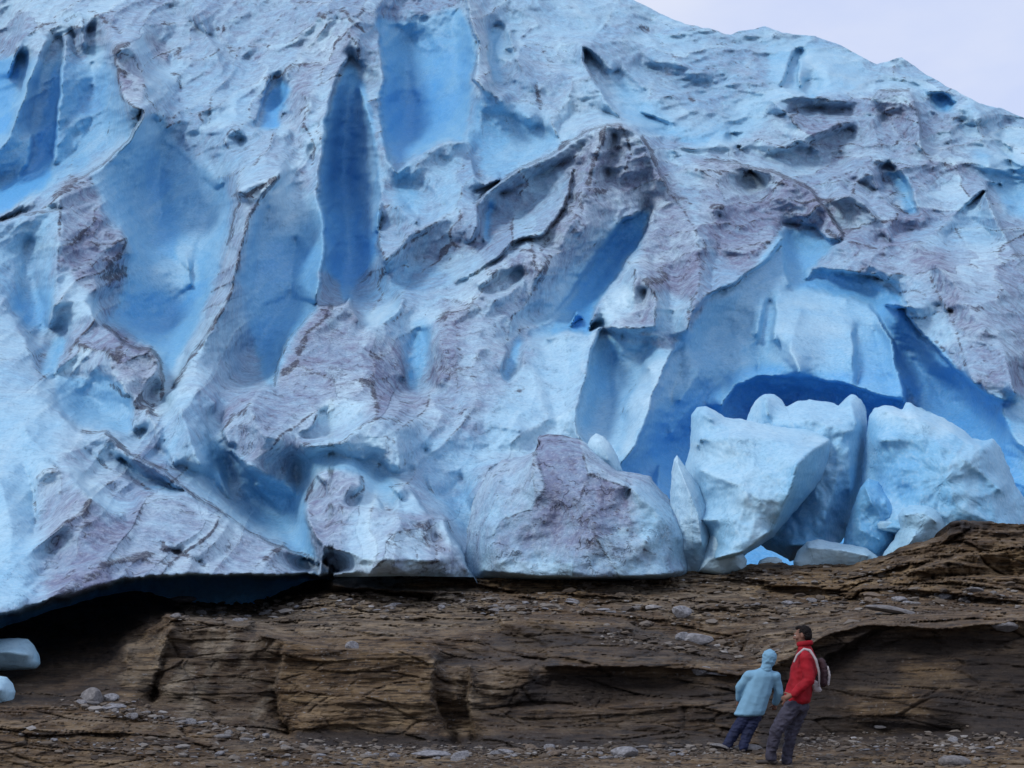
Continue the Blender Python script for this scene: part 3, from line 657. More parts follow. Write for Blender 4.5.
P([(655, 405), (690, 395), (722, 375), (720, 410), (690, 440), (640, 465)], 6, blue=.8)
P([(700, 290), (745, 276), (760, 262), (750, 340), (710, 360)], 10, blue=.45)
P([(725, 375), (770, 365), (905, 380), (905, 420), (720, 420)], 5, blue=.85, dirt=0)
P([(857, 330), (885, 330), (905, 402), (857, 400)], 5, blue=.72)
P([(786, 224), (816, 227), (840, 240), (796, 286), (784, 270)], 3, dirt=.1, blue=.68, rough=.12)
P([(792, 286), (822, 268), (872, 278), (900, 296), (912, 320), (990, 400), (1004, 405), (1020, 450), (980, 460), (930, 430), (900, 380), (890, 335), (868, 304), (820, 290)], 4, dirt=.0, blue=.86, rough=.1)
P([(968, 400), (1004, 400), (1184, 470), (1184, 640), (600, 640), (600, 570), (620, 465), (700, 420), (760, 385), (905, 400), (950, 430)], 6, dirt=.0, blue=.9, rough=.1)
P([(1000, 400), (1040, 400), (1184, 470), (1184, 560), (1030, 500)], 8, dirt=.0, blue=.45, rough=.1)
P([(900, 300), (945, 300), (955, 335), (945, 355), (920, 330)], 4, dirt=.25, blue=.3)
P([(905, 240), (940, 245), (960, 290), (985, 330), (975, 345), (950, 320), (925, 270)], 7, dirt=1, blue=.1, speck=.4)
P([(900, 243), (985, 190), (1000, 225), (980, 250), (940, 250)], 5, dirt=.3, blue=.35, rough=.2)
P([(990, 175), (1050, 190), (1050, 230), (1005, 215)], 4, dirt=.1, blue=.6)
P([(970, 150), (1050, 165), (1050, 205), (990, 190)], 6, dirt=.1, blue=.5)
P([(886, 170), (905, 175), (920, 215), (905, 212)], 2, blue=.6, dirt=.05)
P([(700, 165), (790, 180), (835, 215), (842, 240), (785, 222), (745, 275), (715, 250), (700, 220)], 5, dirt=.72, blue=.18, rough=.5)
P([(690, 158), (765, 168), (815, 192), (845, 235), (825, 222), (790, 190), (750, 172), (700, 168)], 2, dirt=1.0, blue=.05, speck=.5)
P([(932, 95), (955, 98), (952, 112), (935, 108)], 3, blue=.75, dirt=0)
P([(782, 86), (795, 50), (797, 84)], 2, blue=.95, dirt=0); P([(806, 85), (812, 82), (812, 98), (806, 97)], 2, blue=.8, dirt=0)
P([(768, 45), (800, 40), (860, 60), (870, 90), (800, 96), (770, 90)], 6, blue=.34, dirt=.02, rough=.3)
P([(700, 130), (760, 100), (770, 115), (730, 150), (690, 150)], 8, blue=.42, dirt=.1)
P([(614, 70), (640, 100), (680, 120), (720, 150), (640, 130), (622, 115)], 6, blue=.5, dirt=.05)
P([(500, 60), (600, 50), (600, 120), (545, 120), (510, 100)], 10, dirt=.35, blue=.28)
P([(870, 92), (912, 92), (925, 150), (890, 150)], 5, dirt=.6, blue=.2)
# underside of the ice
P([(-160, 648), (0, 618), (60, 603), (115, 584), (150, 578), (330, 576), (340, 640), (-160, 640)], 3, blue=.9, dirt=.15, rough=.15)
# bands of debris
for pts, w, v in [
    ([(66, 20), (74, 16)], 2, .8), ([(88, 11), (96, 14), (110, 24), (121, 32)], 1.5, .7), ([(82, 20), (86, 40)], 1, .6), ([(43, 31), (52, 33)], 2, .6),
    ([(114, 51), (119, 44), (128, 43)], 3, 1), ([(115, 52), (116, 66), (118, 82), (123, 98), (133, 105), (144, 111)], 1.6, .85), ([(122, 52), (133, 58), (140, 68)], 1.5, .7),
    ([(143, 83), (148, 98), (156, 110), (160, 122)], 1.5, .65), ([(144, 111), (140, 122), (130, 138), (115, 153), (102, 166), (84, 177), (66, 182)], 1.4, .8),
    ([(66, 182), (40, 192), (20, 202)], .8, .4), ([(75, 186), (92, 179)], 1.5, .7), ([(111, 122), (107, 142)], 1, .5), ([(170, 74), (178, 74), (181, 88)], 1.4, .7), ([(211, 98), (209, 122)], 1.2, .7),
    ([(227, 133), (233, 130), (240, 134), (235, 138), (228, 136)], 1.2, .75), ([(224, 140), (228, 150), (240, 153), (247, 149), (254, 150)], 1, .6),
    ([(0, 222), (20, 215), (40, 214), (60, 210)], 1.6, .8), ([(60, 212), (59, 235)], 1.6, .8), ([(60, 260), (58, 275)], 1.5, .5), ([(88, 255), (97, 290)], 2, .4),
    ([(237, 194), (241, 203), (236, 212), (232, 230), (227, 245)], 1.8, .9), ([(242, 196), (254, 190), (265, 186), (279, 176)], 2.4, 1), ([(279, 176), (270, 188), (258, 200), (248, 218)], 2.2, 1),
    ([(248, 218), (240, 250), (236, 272), (232, 288), (226, 305), (212, 327), (196, 352), (182, 374), (172, 388)], 2, .85),
    ([(104, 325), (120, 338), (132, 347), (142, 350), (153, 350), (160, 362), (163, 385), (162, 400)], 2.5, .9), ([(112, 385), (122, 396), (128, 396)], 3, .9), ([(132, 420), (140, 440)], 2, .6),
    ([(82, 431), (95, 433), (104, 432), (118, 443), (126, 452)], 2.0, .8), ([(118, 444), (128, 453)], 4, 1), ([(128, 453), (150, 463), (165, 470), (180, 484), (193, 495)], 1.8, .9), ([(193, 495), (208, 504), (222, 512)], 2.8, .95),
    ([(222, 512), (245, 528), (275, 544), (300, 552), (325, 564)], 1.8, .75), ([(143, 484), (153, 491)], 1.8, .8), ([(37, 478), (45, 472), (57, 470)], 1.6, .8), ([(37, 480), (35, 500), (36, 525)], 1.2, .5), ([(150, 502), (170, 499), (185, 500)], 1.2, .55),
    ([(162, 543), (166, 550), (176, 552), (190, 556), (204, 566)], 2.4, .95), ([(228, 548), (240, 554)], 2, .8), ([(85, 448), (100, 462), (120, 475)], 1.2, .6), ([(115, 512), (135, 513)], 1.2, .6),
    ([(319, 15), (335, 10), (346, 11), (351, 20), (363, 32)], 2.0, .95), ([(350, 36), (357, 46), (358, 60)], 1.8, .9), ([(320, 13), (324, 17)], 3, .9), ([(303, 95), (309, 108), (303, 122), (310, 135), (316, 148), (312, 165)], 1.4, .75),
    ([(476, 42), (480, 48), (476, 62), (474, 82)], 1.2, .6), ([(402, 30), (408, 25)], 1, .5), ([(430, 150), (445, 143), (462, 142)], .8, .4), ([(477, 165), (480, 178), (490, 181)], 1.5, .55),
    ([(537, 85), (541, 108)], 3, .8), ([(553, 118), (556, 135), (560, 142)], 1, .6), ([(583, 47), (583, 60), (592, 76), (598, 84)], 1.2, .6), ([(535, 45), (570, 52)], 1, .5), ([(530, 28), (545, 25)], 1, .4),
    ([(560, 148), (568, 142)], 3.5, 1), ([(478, 200), (500, 181), (515, 171), (530, 163), (548, 157), (560, 149)], 1.6, .7), ([(568, 142), (592, 128), (606, 125), (622, 126)], 1.8, .75),
    ([(603, 128), (600, 145), (595, 160), (588, 185)], 3.2, .95), ([(622, 127), (627, 140), (631, 155), (627, 170)], 2, .8), ([(642, 137), (650, 150), (656, 165)], 2.8, .95), ([(656, 165), (668, 190), (682, 208), (694, 228)], 1.4, .7),
    ([(573, 172), (570, 190), (565, 206), (556, 222), (544, 235), (528, 239), (512, 243)], 2.4, 1), ([(538, 238), (548, 240), (540, 250)], 4, .7), ([(512, 243), (490, 262), (470, 275)], 1.2, .65), ([(582, 205), (580, 222), (572, 232)], 1.5, .7),
    ([(548, 262), (542, 280), (534, 288)], 3, .75), ([(530, 265), (542, 266)], 2, .7), ([(697, 232), (700, 262), (700, 285), (693, 305)], 1.4, .6), ([(692, 298), (688, 318)], 3, .75), ([(705, 245), (703, 270)], 1, .6), ([(745, 276), (728, 288), (705, 296)], 1.8, .7),
    ([(652, 284), (657, 300), (656, 325)], 1.4, .55), ([(620, 327), (655, 329)], 1, .6), ([(646, 308), (656, 309)], 1, .6), ([(634, 270), (633, 290)], 1.2, .6), ([(712, 206), (722, 208)], 4, 1), ([(700, 165), (720, 168), (740, 165)], 1.5, .5),
    ([(705, 160), (735, 162), (765, 170), (790, 178), (810, 190), (826, 207), (836, 222), (843, 234), (840, 240), (828, 230)], 2.4, .85), ([(786, 223), (772, 240)], 1.2, .6), ([(770, 223), (815, 224)], 1, .5),
    ([(853, 205), (868, 212), (878, 218)], 2, .8), ([(890, 205), (910, 215)], 1.2, .6), ([(912, 242), (945, 244), (950, 255)], 1, .5), ([(868, 275), (884, 280)], 1.2, .6), ([(900, 292), (915, 290), (925, 294)], 1.4, .7), ([(930, 275), (938, 295), (948, 312), (956, 332), (966, 365)], 1.6, .7),
    ([(906, 320), (925, 318), (940, 312)], 1, .6), ([(935, 342), (945, 352)], 2, .7), ([(878, 165), (885, 178), (900, 195), (915, 210)], 1.4, .6), ([(875, 122), (882, 150)], 1, .5), ([(905, 102), (918, 110), (922, 130)], 1.6, .6), ([(985, 190), (990, 200)], 1.6, .6),
    ([(882, 91), (908, 91)], 2.2, .9), ([(873, 98), (878, 92)], 1.4, .7), ([(815, 98), (830, 101), (845, 103)], 1.4, .7), ([(793, 118), (830, 122)], 1, .5), ([(768, 150), (800, 138), (850, 128)], 1, .6), ([(943, 163), (955, 166)], 2, .9), ([(835, 178), (860, 168), (882, 162)], 1.2, .6), ([(880, 165), (884, 185)], 1.6, .6),
    ([(676, 22), (700, 27), (731, 34), (760, 27)], 1.4, .5), ([(712, 44), (735, 42)], 2, .5), ([(640, 25), (648, 30)], 3, .8), ([(655, 35), (665, 48)], 3, .4), ([(690, 98), (693, 100)], 3, .9), ([(650, 68), (700, 72), (735, 62)], 1, .4), ([(735, 55), (738, 80)], 1.4, .4),
    ([(630, 8), (660, 20), (690, 40)], 1, .4), ([(382, 220), (378, 245), (386, 260), (400, 250), (418, 238), (432, 227)], 1.8, .75), ([(476, 200), (478, 220)], 1.2, .5), ([(450, 262), (460, 240), (475, 220)], 1, .4),
    ([(319, 305), (306, 318), (292, 335), (283, 352), (277, 368), (274, 386)], 1.2, .65), ([(319, 305), (330, 307), (345, 303)], 1, .6), ([(405, 298), (405, 308), (395, 320), (380, 326)], 1.4, .5), ([(459, 350), (462, 360), (452, 370), (447, 382)], 1.4, .65), ([(515, 392), (524, 390)], 2, .7),
    ([(303, 432), (312, 426), (318, 415)], 1.4, .7), ([(305, 444), (312, 447)], 4, 1), ([(312, 447), (332, 446), (345, 440), (358, 430), (366, 422), (380, 418), (395, 420), (410, 428)], 1.6, .75), ([(394, 438), (396, 460), (398, 470)], 1.6, .6), ([(402, 445), (405, 465)], 1.4, .6),
    ([(318, 476), (328, 492), (326, 498)], 1, .55), ([(361, 476), (363, 490), (356, 497), (353, 504)], 1.4, .75), ([(392, 488), (402, 484)], 1.2, .7), ([(430, 490), (440, 494)], 3, .7), ([(416, 555), (416, 563), (438, 562), (437, 545)], 1.2, .7), ([(335, 560), (380, 566)], 1, .5), ([(443, 520), (452, 532)], 1.2, .6),
    ([(460, 408), (480, 412)], 1.4, .5), ([(636, 384), (626, 396), (623, 412)], 1, .4), ([(400, 402), (430, 405)], 1.4, .6), ([(440, 400), (470, 420)], 2, .5), ([(330, 350), (380, 380)], 1, .3)]:
    D(pts, w, 'line', v)

# ---- the visible shape
SKY = [(-400, -300), (-160, -200), (300, -150), (500, -80), (600, -22), (625, -4), (640, 3), (655, 10), (675, 21), (700, 27), (718, 31), (731, 34), (745, 31), (765, 26), (785, 33), (815, 36),
       (840, 45), (865, 58), (877, 64), (890, 61), (902, 57), (920, 70), (950, 88), (980, 103), (1000, 108), (1024, 118), (1150, 170), (1200, 190)]
BOT = [(-400, 700), (-160, 668), (0, 640), (60, 628), (170, 614), (328, 600), (334, 577), (400, 576), (474, 577), (480, 590), (600, 590), (1200, 590)]
def base_Y(u, v):
    t = (575 - v) / 575.0
    r = np.clip((u - 500) / 500.0, 0, 1.2)
    return 30.5 + 30 * np.maximum(t, -.1) + 13 * np.clip(t, 0, 2) ** 2.2 + 14 * r * np.clip(t, 0, 1) ** 1.5

us = np.concatenate([np.arange(-150, 0, 4.0), np.arange(0, 1024, 1.35), np.arange(1025, 1176, 4.0)])
top = curve(SKY, us); bot = curve(BOT, us)
top = top + 1.5 * fbm(us * .06, 3.0, 1.0, 4) + np.where(us < 600, 0, 0)
NR = 470
tt = np.linspace(0, 1, NR)
Vg = top[None] + (bot - top)[None] * tt[:, None]
Vg = np.where(top[None] < -60, -60 + (Vg - top[None]) * ((bot[None] + 60) / (bot - top)[None]), Vg)
Ug = np.broadcast_to(us[None], Vg.shape).copy()
# irregular rims: the drawn lines are followed through a small warp
wu = 2.6 * fbm(Ug * .045, Vg * .045, 0.0, 4); wv = 2.6 * fbm(Ug * .045, Vg * .045, 7.7, 4)
off = R.sample(Ug + wu * .7, Vg + wv * .7, OFF)
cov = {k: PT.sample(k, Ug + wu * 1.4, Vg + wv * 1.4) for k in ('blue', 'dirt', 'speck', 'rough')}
cov['line'] = PT.sample('line', Ug + wu * .7, Vg + wv * .7)
BY = base_Y(Ug, Vg)
sc = BY / 42.0
P0 = W(Ug, Vg, BY)
x, y, z = P0[..., 0], P0[..., 1] * .6, P0[..., 2]
n_big = fbm(x * .28, y * .28, z * .28, 3)
n_mid = ridged(x * .75 + .5 * n_big, y * .75, z * .6, 4)
n_fin = fbm(x * 2.6, y * 2.6, z * 2.6, 4)
# sharp secondary crests: upright on the left, lying along the flow on the right
warp = 1.5 * fbm(x * .15, y * .15, z * .15, 3)
def crest(a, fx, fz, k):
    ca, sa = math.cos(math.radians(a)), math.sin(math.radians(a))
    xx = x * ca + z * sa; zz = -x * sa + z * ca
    return ridged(xx * fx + warp, y * .25 + k, zz * fz + warp * .5, 4, gain=.55)
ur = np.clip((Ug - 520) / 160, 0, 1) * np.clip((420 - Vg) / 160, 0, 1)
ur2 = np.clip((Ug - 470) / 100, 0, 1) * np.clip((170 - Vg) / 60, 0, 1)
lay = ridged((x * .94 + z * .34) * .10 + warp * .5, y * .12, (z * .94 - x * .34) * 1.5 + .8 * warp, 3)
k1 = crest(-14, .36, .17, 2.0); k2 = crest(24, .16, .42, 5.0); k3 = crest(35, .45, .30, 9.0)
lowl = np.clip((Vg - 380) / 60, 0, 1)
k1 = k1 * (1 - .55 * lowl) + .2 * lowl
kk = k1 * (1 - ur) + (.55 * k2 + .45 * k3) * ur
rg = np.clip(cov['rough'], .12, 1)
scal = fbm(x * .9, y * .9, z * .55, 3)
# melt scallops: shallow bowls that meet in sharp crests
def bowls(a, sx, sz, seed):
    ca, sa = math.cos(math.radians(a)), math.sin(math.radians(a))
    wx = x + 1.0 * perlin(x * .3, 2.0, z * .3) + .3 * perlin(x * 1.1, 4.0, z * 1.1); wz = z + 1.2 * perlin(x * .25, 8.0, z * .25) + .3 * perlin(x * 1.3, 6.0, z * 1.3)
    f1, f2, idn = cells((wx * ca + wz * sa) / sx, (-wx * sa + wz * ca) / sz, seed)
    return np.minimum(f1, 1.1) ** 1.6, np.clip(1 - (f2 - f1) / .16, 0, 1), idn
A1 = bowls(-17, 1.9, 5.2, 1.0); A2 = bowls(-10, .75, 1.7, 5.0)
B1 = bowls(22, 4.8, 1.7, 9.0); B2 = bowls(30, 2.0, .7, 12.0)
bw1, e1, id1 = [p_ * (1 - ur) + q_ * ur for p_, q_ in zip(A1, B1)]
bw2, e2, id2 = [p_ * (1 - ur) + q_ * ur for p_, q_ in zip(A2, B2)]
A3 = bowls(12, .34, .40, 15.0)
off = np.where(off < 0, off * .8, off * 1.45)
d = off * sc * GAIN + .4 * n_big * (.3 + rg) + .24 * kk * rg * (1 - .2 * ur) + 3.1 * (bw1 - .4) * (rg + .02) * (.6 + .4 * id1) + 1.0 * (bw2 - .4) * (rg + .05) + .09 * A3[0] * (rg + .25) + .06 * n_mid * rg + .05 * n_fin * (.35 + rg) + .04 * lay * ur2 * rg + .12 * scal * (1.2 - rg)
d = d - .10 * np.clip(cov['line'], 0, 1) * sc
dm = np.clip(cov['dirt'] * 1.6, 0, 1)
cr = np.clip((kk - 1.3) / .45, 0, 1) * .5 + np.clip(e1 - .3, 0, 1) * 1.7 + np.clip(e2 - .4, 0, 1) * .9    # grit caught on the crests
cov['line'] = np.maximum(cov['line'], np.clip(1.05 * cr * dm * (.45 + .9 * (fbm(x * .5, 1.0, z * .5, 2) + .2)), 0, .95))
cov['dirt'] = cov['dirt'] + ((id1 - .5) * .55 + (id2 - .5) * .35) * dm
cov['blue'] = cov['blue'] + ((id1 - .5) * .22 + (id2 - .5) * .16 - .12 * e1) * (.5 + .5 * rg) + .10 * np.clip(.45 - bw1, 0, 1)
Yg = BY - d
# weathered faces hardly overhang: going down, the face may step back only gently (the cave and the lip excepted)
free = np.maximum(np.clip((Vg - 368) / 15, 0, 1) * np.clip((Ug - 590) / 30, 0, 1), np.clip((Vg - 555) / 12, 0, 1))
free = np.maximum(free, .05 * np.clip((Vg - 410) / 20, 0, 1) * np.clip((345 - Ug) / 20, 0, 1))
lim_k = (.042 + 2.0 * free) * sc
Y_raw = Yg.copy()
for i_ in range(1, NR):
    Yg[i_] = np.minimum(Yg[i_], Yg[i_ - 1] + lim_k[i_])
fill = Y_raw - Yg; cut = np.clip(fill * 0 + .85, 0, 1)
Yg = Y_raw - smooth(smooth(fill, 2), 3) * cut
Pg = W(Ug, Vg, Yg)
# roll over the crest and close the back of the ice
rows = []
for (dy, dz) in ((70, -16), (30, -3.5), (12, -.6), (4, .0)):
    q = Pg[0].copy(); q[:, 1] += dy; q[:, 2] += dz; q[:, 0] *= 1 + dy / 90.0; rows.append(q)
Pall = np.concatenate([np.array(rows), Pg], 0)
att = {}
for k in ('blue', 'dirt', 'line', 'speck'):
    a = np.clip(cov[k], 0, 1); att[k] = np.concatenate([np.repeat(a[:1], 4, 0), a], 0)
Pall = np.concatenate([Pall[:, :1] + np.array([-70, 25, 0]), Pall, Pall[:, -1:] + np.array([70, 35, -6])], 1)
for k in att: att[k] = np.concatenate([att[k][:, :1], att[k], att[k][:, -1:]], 1)
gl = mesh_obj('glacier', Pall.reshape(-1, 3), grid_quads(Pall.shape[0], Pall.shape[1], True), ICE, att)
tag(gl, 'towering blue and dirt streaked glacier front, crevassed into fins and spires above the brown rock', 'glacier')
# ---------------------------------------------------------------- separate blocks of ice
def resample(pts, n):
    p = np.array(pts + [pts[0]], float); seg = np.linalg.norm(np.diff(p, axis=0), axis=1); a = np.concatenate([[0], np.cumsum(seg)])
    t = np.linspace(0, a[-1], n + 1)[:-1]
    return np.stack([np.interp(t, a, p[:, 0]), np.interp(t, a, p[:, 1])], 1)

def block(name, label, outline, Y, center=None, creases=(), bulge=.35, thick=1.2, lean=0.0, tip=0.0, blue=.3, dirt=.0, rough=.3, speck=0, polys=(), lines=(), seed=0, n=220, rings=46, group=None, cat='ice block'):
    o = resample(outline, n); x0, y0 = o.min(0) - 6; x1, y1 = o.max(0) + 6
    ctr = np.array(center if center else o.mean(0))
    st = .5 if (x1 - x0) < 60 else 1.0
    r = Relief(x0, x1, y0, y1, st)
    r.C([(a[0], a[1], 0) for a in np.vstack([o, o[:1]])])
    r.C([(x0, y0, 0), (x1, y0, 0), (x1, y1, 0), (x0, y1, 0), (x0, y0, 0)])
    for c in creases: r.C(c)
    f = smooth(r.solve(80), 2)
    pt = Paint(x0, x1, y0, y1, {'blue': blue, 'dirt': dirt, 'line': 0, 'speck': speck, 'rough': rough}, 1.0)
    for pl, fe, kw in polys: pt.poly(pl, fe, **kw)
    for pl, w, v in lines: pt.line(pl, w, 'line', v)
    rr = np.sin(np.linspace(0, 1, rings) * math.pi / 2) ** .8
    uv = ctr + (o - ctr)[None] * rr[1:, None, None]                     # rings-1, n, 2
    uv = np.concatenate([np.repeat(ctr[None, None], n, 1), uv], 0)
    U, V = uv[..., 0], uv[..., 1]
    # nibbled rim
    px = Y / F
    rim = 1 + .0 * U
    prof = np.sqrt(np.clip(1 - rr ** 5, 0, 1))[:, None]
    base = Y + lean * (y1 - V) + tip * (U - ctr[0])
    q = W(U, V, base); X_, Y_, Z_ = q[..., 0] + seed * 7.3, q[..., 1] * .5, q[..., 2]
    rg = pt.sample('rough', U, V)
    nz = .22 * fbm(X_ * .55, Y_, Z_ * .55, 3) + .16 * rg * ridged(X_ * .9, Y_, Z_ * .9, 4) + .05 * fbm(X_ * 3.5, Y_ * 3, Z_ * 3.5, 3)
    f1_, f2_, id_ = cells((X_ * .95 + Z_ * .3) / 1.0, (Z_ - .3 * X_) / 1.3, seed + .5); g1_, g2_, ig_ = cells(X_ / .33, Z_ / .36, seed + 3.5)
    nz = nz + .42 * (rg + .12) * (np.minimum(f1_, 1.1) ** 1.5 - .4) + .05 * np.minimum(g1_, 1.1) ** 1.5
    s = min(1.0, (y1 - y0) * px / 2.5)
    Yf = base - r.sample(U, V) - bulge * prof - nz * prof * s
    front = W(U, V, Yf)
    # jitter the outline so that it reads as broken ice
    Yb = base + thick * np.sqrt(np.clip(1 - rr ** 2, 0, 1))[:, None] * (1 + .3 * fbm(X_ * .6, 4.0, Z_ * .6, 2))
    back = W(U, V, Yb)[:-1][::-1]
    rim_n = .05 * s * fbm(X_ * 5, Y_, Z_ * 5, 3)[-1]
    dirs = front[-1] - W(ctr[0], ctr[1], Y); dirs[:, 1] = 0; dirs /= np.linalg.norm(dirs, axis=1)[:, None] + 1e-6
    front[-1] += dirs * rim_n[:, None]
    allp = np.concatenate([front, back], 0); Rn = len(allp)
    i = np.arange(Rn - 1)[:, None] * n; j = np.arange(n)[None]; jn = (j + 1) % n
    quads = np.stack([i + j, i + jn, i + n + jn, i + n + j], -1).reshape(-1, 4)[:, ::-1]
    bad = []                                                            # collapse the two poles to one vertex each
    idx = np.arange(Rn * n); idx[:n] = 0; idx[-n:] = Rn * n - n
    qd = idx[quads]
    first = qd[:n]; last = qd[-n:]; mid = qd[n:-n]
    def tri(qs):
        out = []
        for q_ in qs:
            u_ = list(dict.fromkeys(q_.tolist()))
            if len(u_) == 3: out.append(u_)
        return out
    tr = tri(first) + tri(last)
    used = np.unique(np.concatenate([mid.ravel(), np.array(tr).ravel()])); mp = np.zeros(Rn * n, int); mp[used] = np.arange(len(used))
    wu = 2 * fbm(U * .08, V * .08, seed, 3)
    at = {}
    for k in ('blue', 'dirt', 'line', 'speck'):
        a = pt.sample(k, U + wu, V + wu)
        if k == 'dirt': a = a * (1 + (id_ - .5) * 1.0)
        if k == 'blue': a = a + (id_ - .5) * .16 + (ig_ - .5) * .06
        if k == 'line': a = np.maximum(a, np.clip(1 - (f2_ - f1_) / .1, 0, 1) * pt.sample('dirt', U, V) * .8)
        a = np.clip(a, 0, 1); at[k] = np.concatenate([a, a[:-1][::-1]], 0).reshape(-1)[used]
    co = allp.reshape(-1, 3)[used]
    org = W(ctr[0], o[:, 1].max(), Y)
    ob = mesh_obj(name, co - org, mp[mid], ICE, at, None, mp[np.array(tr)])
    ob.location = org
    return tag(ob, label, cat, group)

G_F = 'fallen ice blocks below the blue arch'
block('ice_block', 'largest pale turquoise ice block, left of the dark vertical cleft under the blue arch',
  [(690,448),(691,430),(691,415),(697,407),(706,406),(716,411),(724,417),(736,419),(750,421),(768,425),(788,428),(808,428),(820,432),(830,438),(832,450),(829,463),(822,478),(814,489),(804,501),(794,512),(784,524),(772,537),(760,546),(746,554),(735,562),(712,565),(700,540),(688,500),(684,470)],
  29.3, (745,480), [[(716,558,1.9),(742,552,2.0),(768,532,1.9)],[(830,440,.8),(812,450,1.6),(797,464,2.3),(792,484,2.3),(783,506,2.0),(772,532,1.4)], [(700,470,1.3),(735,485,2.0),(760,500,2.1)], [(697,446,.9),(713,432,.75),(748,424,.5)], [(700,440,1.2),(722,438,1.4),(760,438,1.3),(800,445,1.3)], [(815,470,.9),(800,498,.8)], [(700,520,1.6),(735,520,2.0)], [(704,415,.8),(712,420,.8)]],
  .35, 1.8, .008, blue=.34, dirt=.0, rough=.55, polys=[([(797,460),(832,440),(830,465),(780,530),(765,545),(778,510)],4,dict(blue=.62)),([(684,470),(735,470),(745,560),(700,560)],12,dict(blue=.36))], seed=1, group=G_F)  # right face's shade is painted in as deeper blue
block('ice_block', 'tall pale ice block with two knobs on top, behind the largest block',
  [(742,440),(748,415),(755,401),(764,394),(774,394),(782,400),(786,407),(797,401),(812,400),(828,402),(838,406),(844,400),(850,395),(856,395),(861,401),(865,412),(867,422),(866,450),(862,480),(857,502),(850,530),(830,556),(790,560),(750,540)],
  31.0, (810,465), [[(765,398,.6),(768,415,1.0)],[(775,425,1.0),(810,420,1.3),(845,432,1.4),(855,430,1.2)],[(850,402,.5),(856,425,1.1)],[(838,445,1.5),(836,480,1.4),(825,520,1.1)],[(790,545,1.0),(835,545,.8)],[(848,450,1.3),(850,490,1.0)]],
  .3, 1.5, .006, blue=.42, rough=.6, polys=[([(742,500),(860,480),(860,560),(742,560)],10,dict(blue=.75)),([(830,430),(845,435),(835,500),(815,520)],6,dict(blue=.5)),([(745,395),(790,395),(860,398),(865,425),(760,430)],6,dict(blue=.3))], seed=2, group=G_F)
block('ice_block', 'broad pale blue ice block with serrated top, right of the dark vertical cleft',
  [(869,416),(874,409),(884,405),(893,406),(903,411),(906,403),(910,402),(916,407),(926,412),(941,417),(955,425),(965,431),(973,439),(984,441),(993,438),(1000,447),(1008,466),(1016,486),(1026,500),(1040,520),(1040,545),(960,540),(900,545),(870,535),(858,512),(861,480),(865,445)],
  30.2, (945,480), [[(885,412,.6),(915,420,.8),(950,432,.9),(985,450,.9)],[(880,440,1.2),(930,440,1.5),(965,460,1.5),(1000,490,1.3)],[(890,475,.9),(905,500,.8)],[(922,510,1.3),(922,482,1.5),(936,474,1.6),(955,500,1.6)],[(880,528,1.2),(930,530,1.4),(1010,532,1.2)],[(962,475,1.6),(964,500,1.5)],[(875,500,.9),(880,515,.8)]],
  .35, 1.6, .006, blue=.48, rough=.7, polys=[([(885,450),(922,460),(922,502),(890,500),(870,470)],8,dict(blue=.6)),([(870,408),(900,408),(960,430),(940,440),(880,425)],5,dict(blue=.24)),([(1000,440),(1040,480),(1040,545),(1010,540)],8,dict(blue=.45,dirt=.1))], seed=3, group=G_F)
block('ice_block', 'knobbly heap of shaded blue ice at the foot of the dark vertical cleft',
  [(842,552),(846,530),(853,508),(860,488),(868,478),(878,482),(884,491),(892,499),(903,507),(905,525),(898,545),(885,562),(860,564)],
  29.6, (872,525), [[(866,488,.5),(872,505,.6)],[(885,500,.5),(890,520,.5)],[(860,530,.4),(880,540,.5)]], .35, .8, 0, blue=.62, rough=.6, seed=4, group=G_F)
block('ice_block', 'pale rounded ice chunk on the edge of the brown rock, right of the low slab',
  [(880,562),(884,552),(894,540),(899,528),(898,515),(903,508),(914,505),(928,505),(938,510),(944,520),(947,530),(946,540),(935,550),(915,562),(895,568)],
  28.8, (917,535), [[(905,515,.4),(925,512,.5),(936,522,.5)],[(915,535,.6),(905,550,.5)]], .35, .8, 0, blue=.30, rough=.25, seed=5, group=G_F)
block('ice_block', 'low flat slab of white ice lying on the rock edge before the dark hollow',
  [(793,562),(799,550),(807,542),(818,539),(832,542),(850,545),(866,548),(876,555),(884,563),(880,572),(850,574),(815,572),(796,570)],
  28.9, (835,558), [[(808,548,.25),(840,550,.35),(868,556,.3)]], .3, .6, 0, blue=.08, rough=.25, seed=6, group=G_F)
block('ice_block', 'tiny white sliver of ice alone in the mouth of the dark hollow',
  [(757,566),(760,560),(768,557),(777,557),(782,560),(783,566),(770,568)], 28.9, (770,562), (), .1, .3, 0, blue=.03, rough=.2, seed=7, n=80, rings=16, group=G_F)
block('ice_block', 'small brick shaped ice lump between the shaded heap and the rounded chunk',
  [(877,524),(880,521),(892,521),(900,523),(902,530),(900,533),(884,531),(878,529)], 28.9, (890,527), (), .15, .3, 0, blue=.22, rough=.15, seed=8, n=80, rings=16, group=G_F)
block('ice_block', 'lumpy bright white ice stub below the left foot of the largest block',
  [(698,572),(706,550),(711,532),(714,519),(721,516),(728,521),(731,530),(727,540),(734,544),(741,551),(747,560),(746,572),(720,576)],
  28.6, (719,552), [[(718,524,.3),(720,545,.4),(735,556,.3)]], .3, .6, 0, blue=.06, rough=.3, seed=9, group=G_F)
block('ice_block', 'upright fin of ice with sharp tip between the speckled block and largest block',
  [(673,575),(671,540),(670,500),(672,470),(674,459),(677,455),(682,462),(691,475),(700,489),(707,506),(711,524),(712,545),(706,568),(700,576)],
  28.8, (689,525), [[(677,462,.2),(686,485,.6),(698,515,.7),(702,545,.6)],[(680,520,.4),(684,550,.4)]], .25, .7, 0, blue=.14, dirt=.15, rough=.25, seed=10, group=G_F)
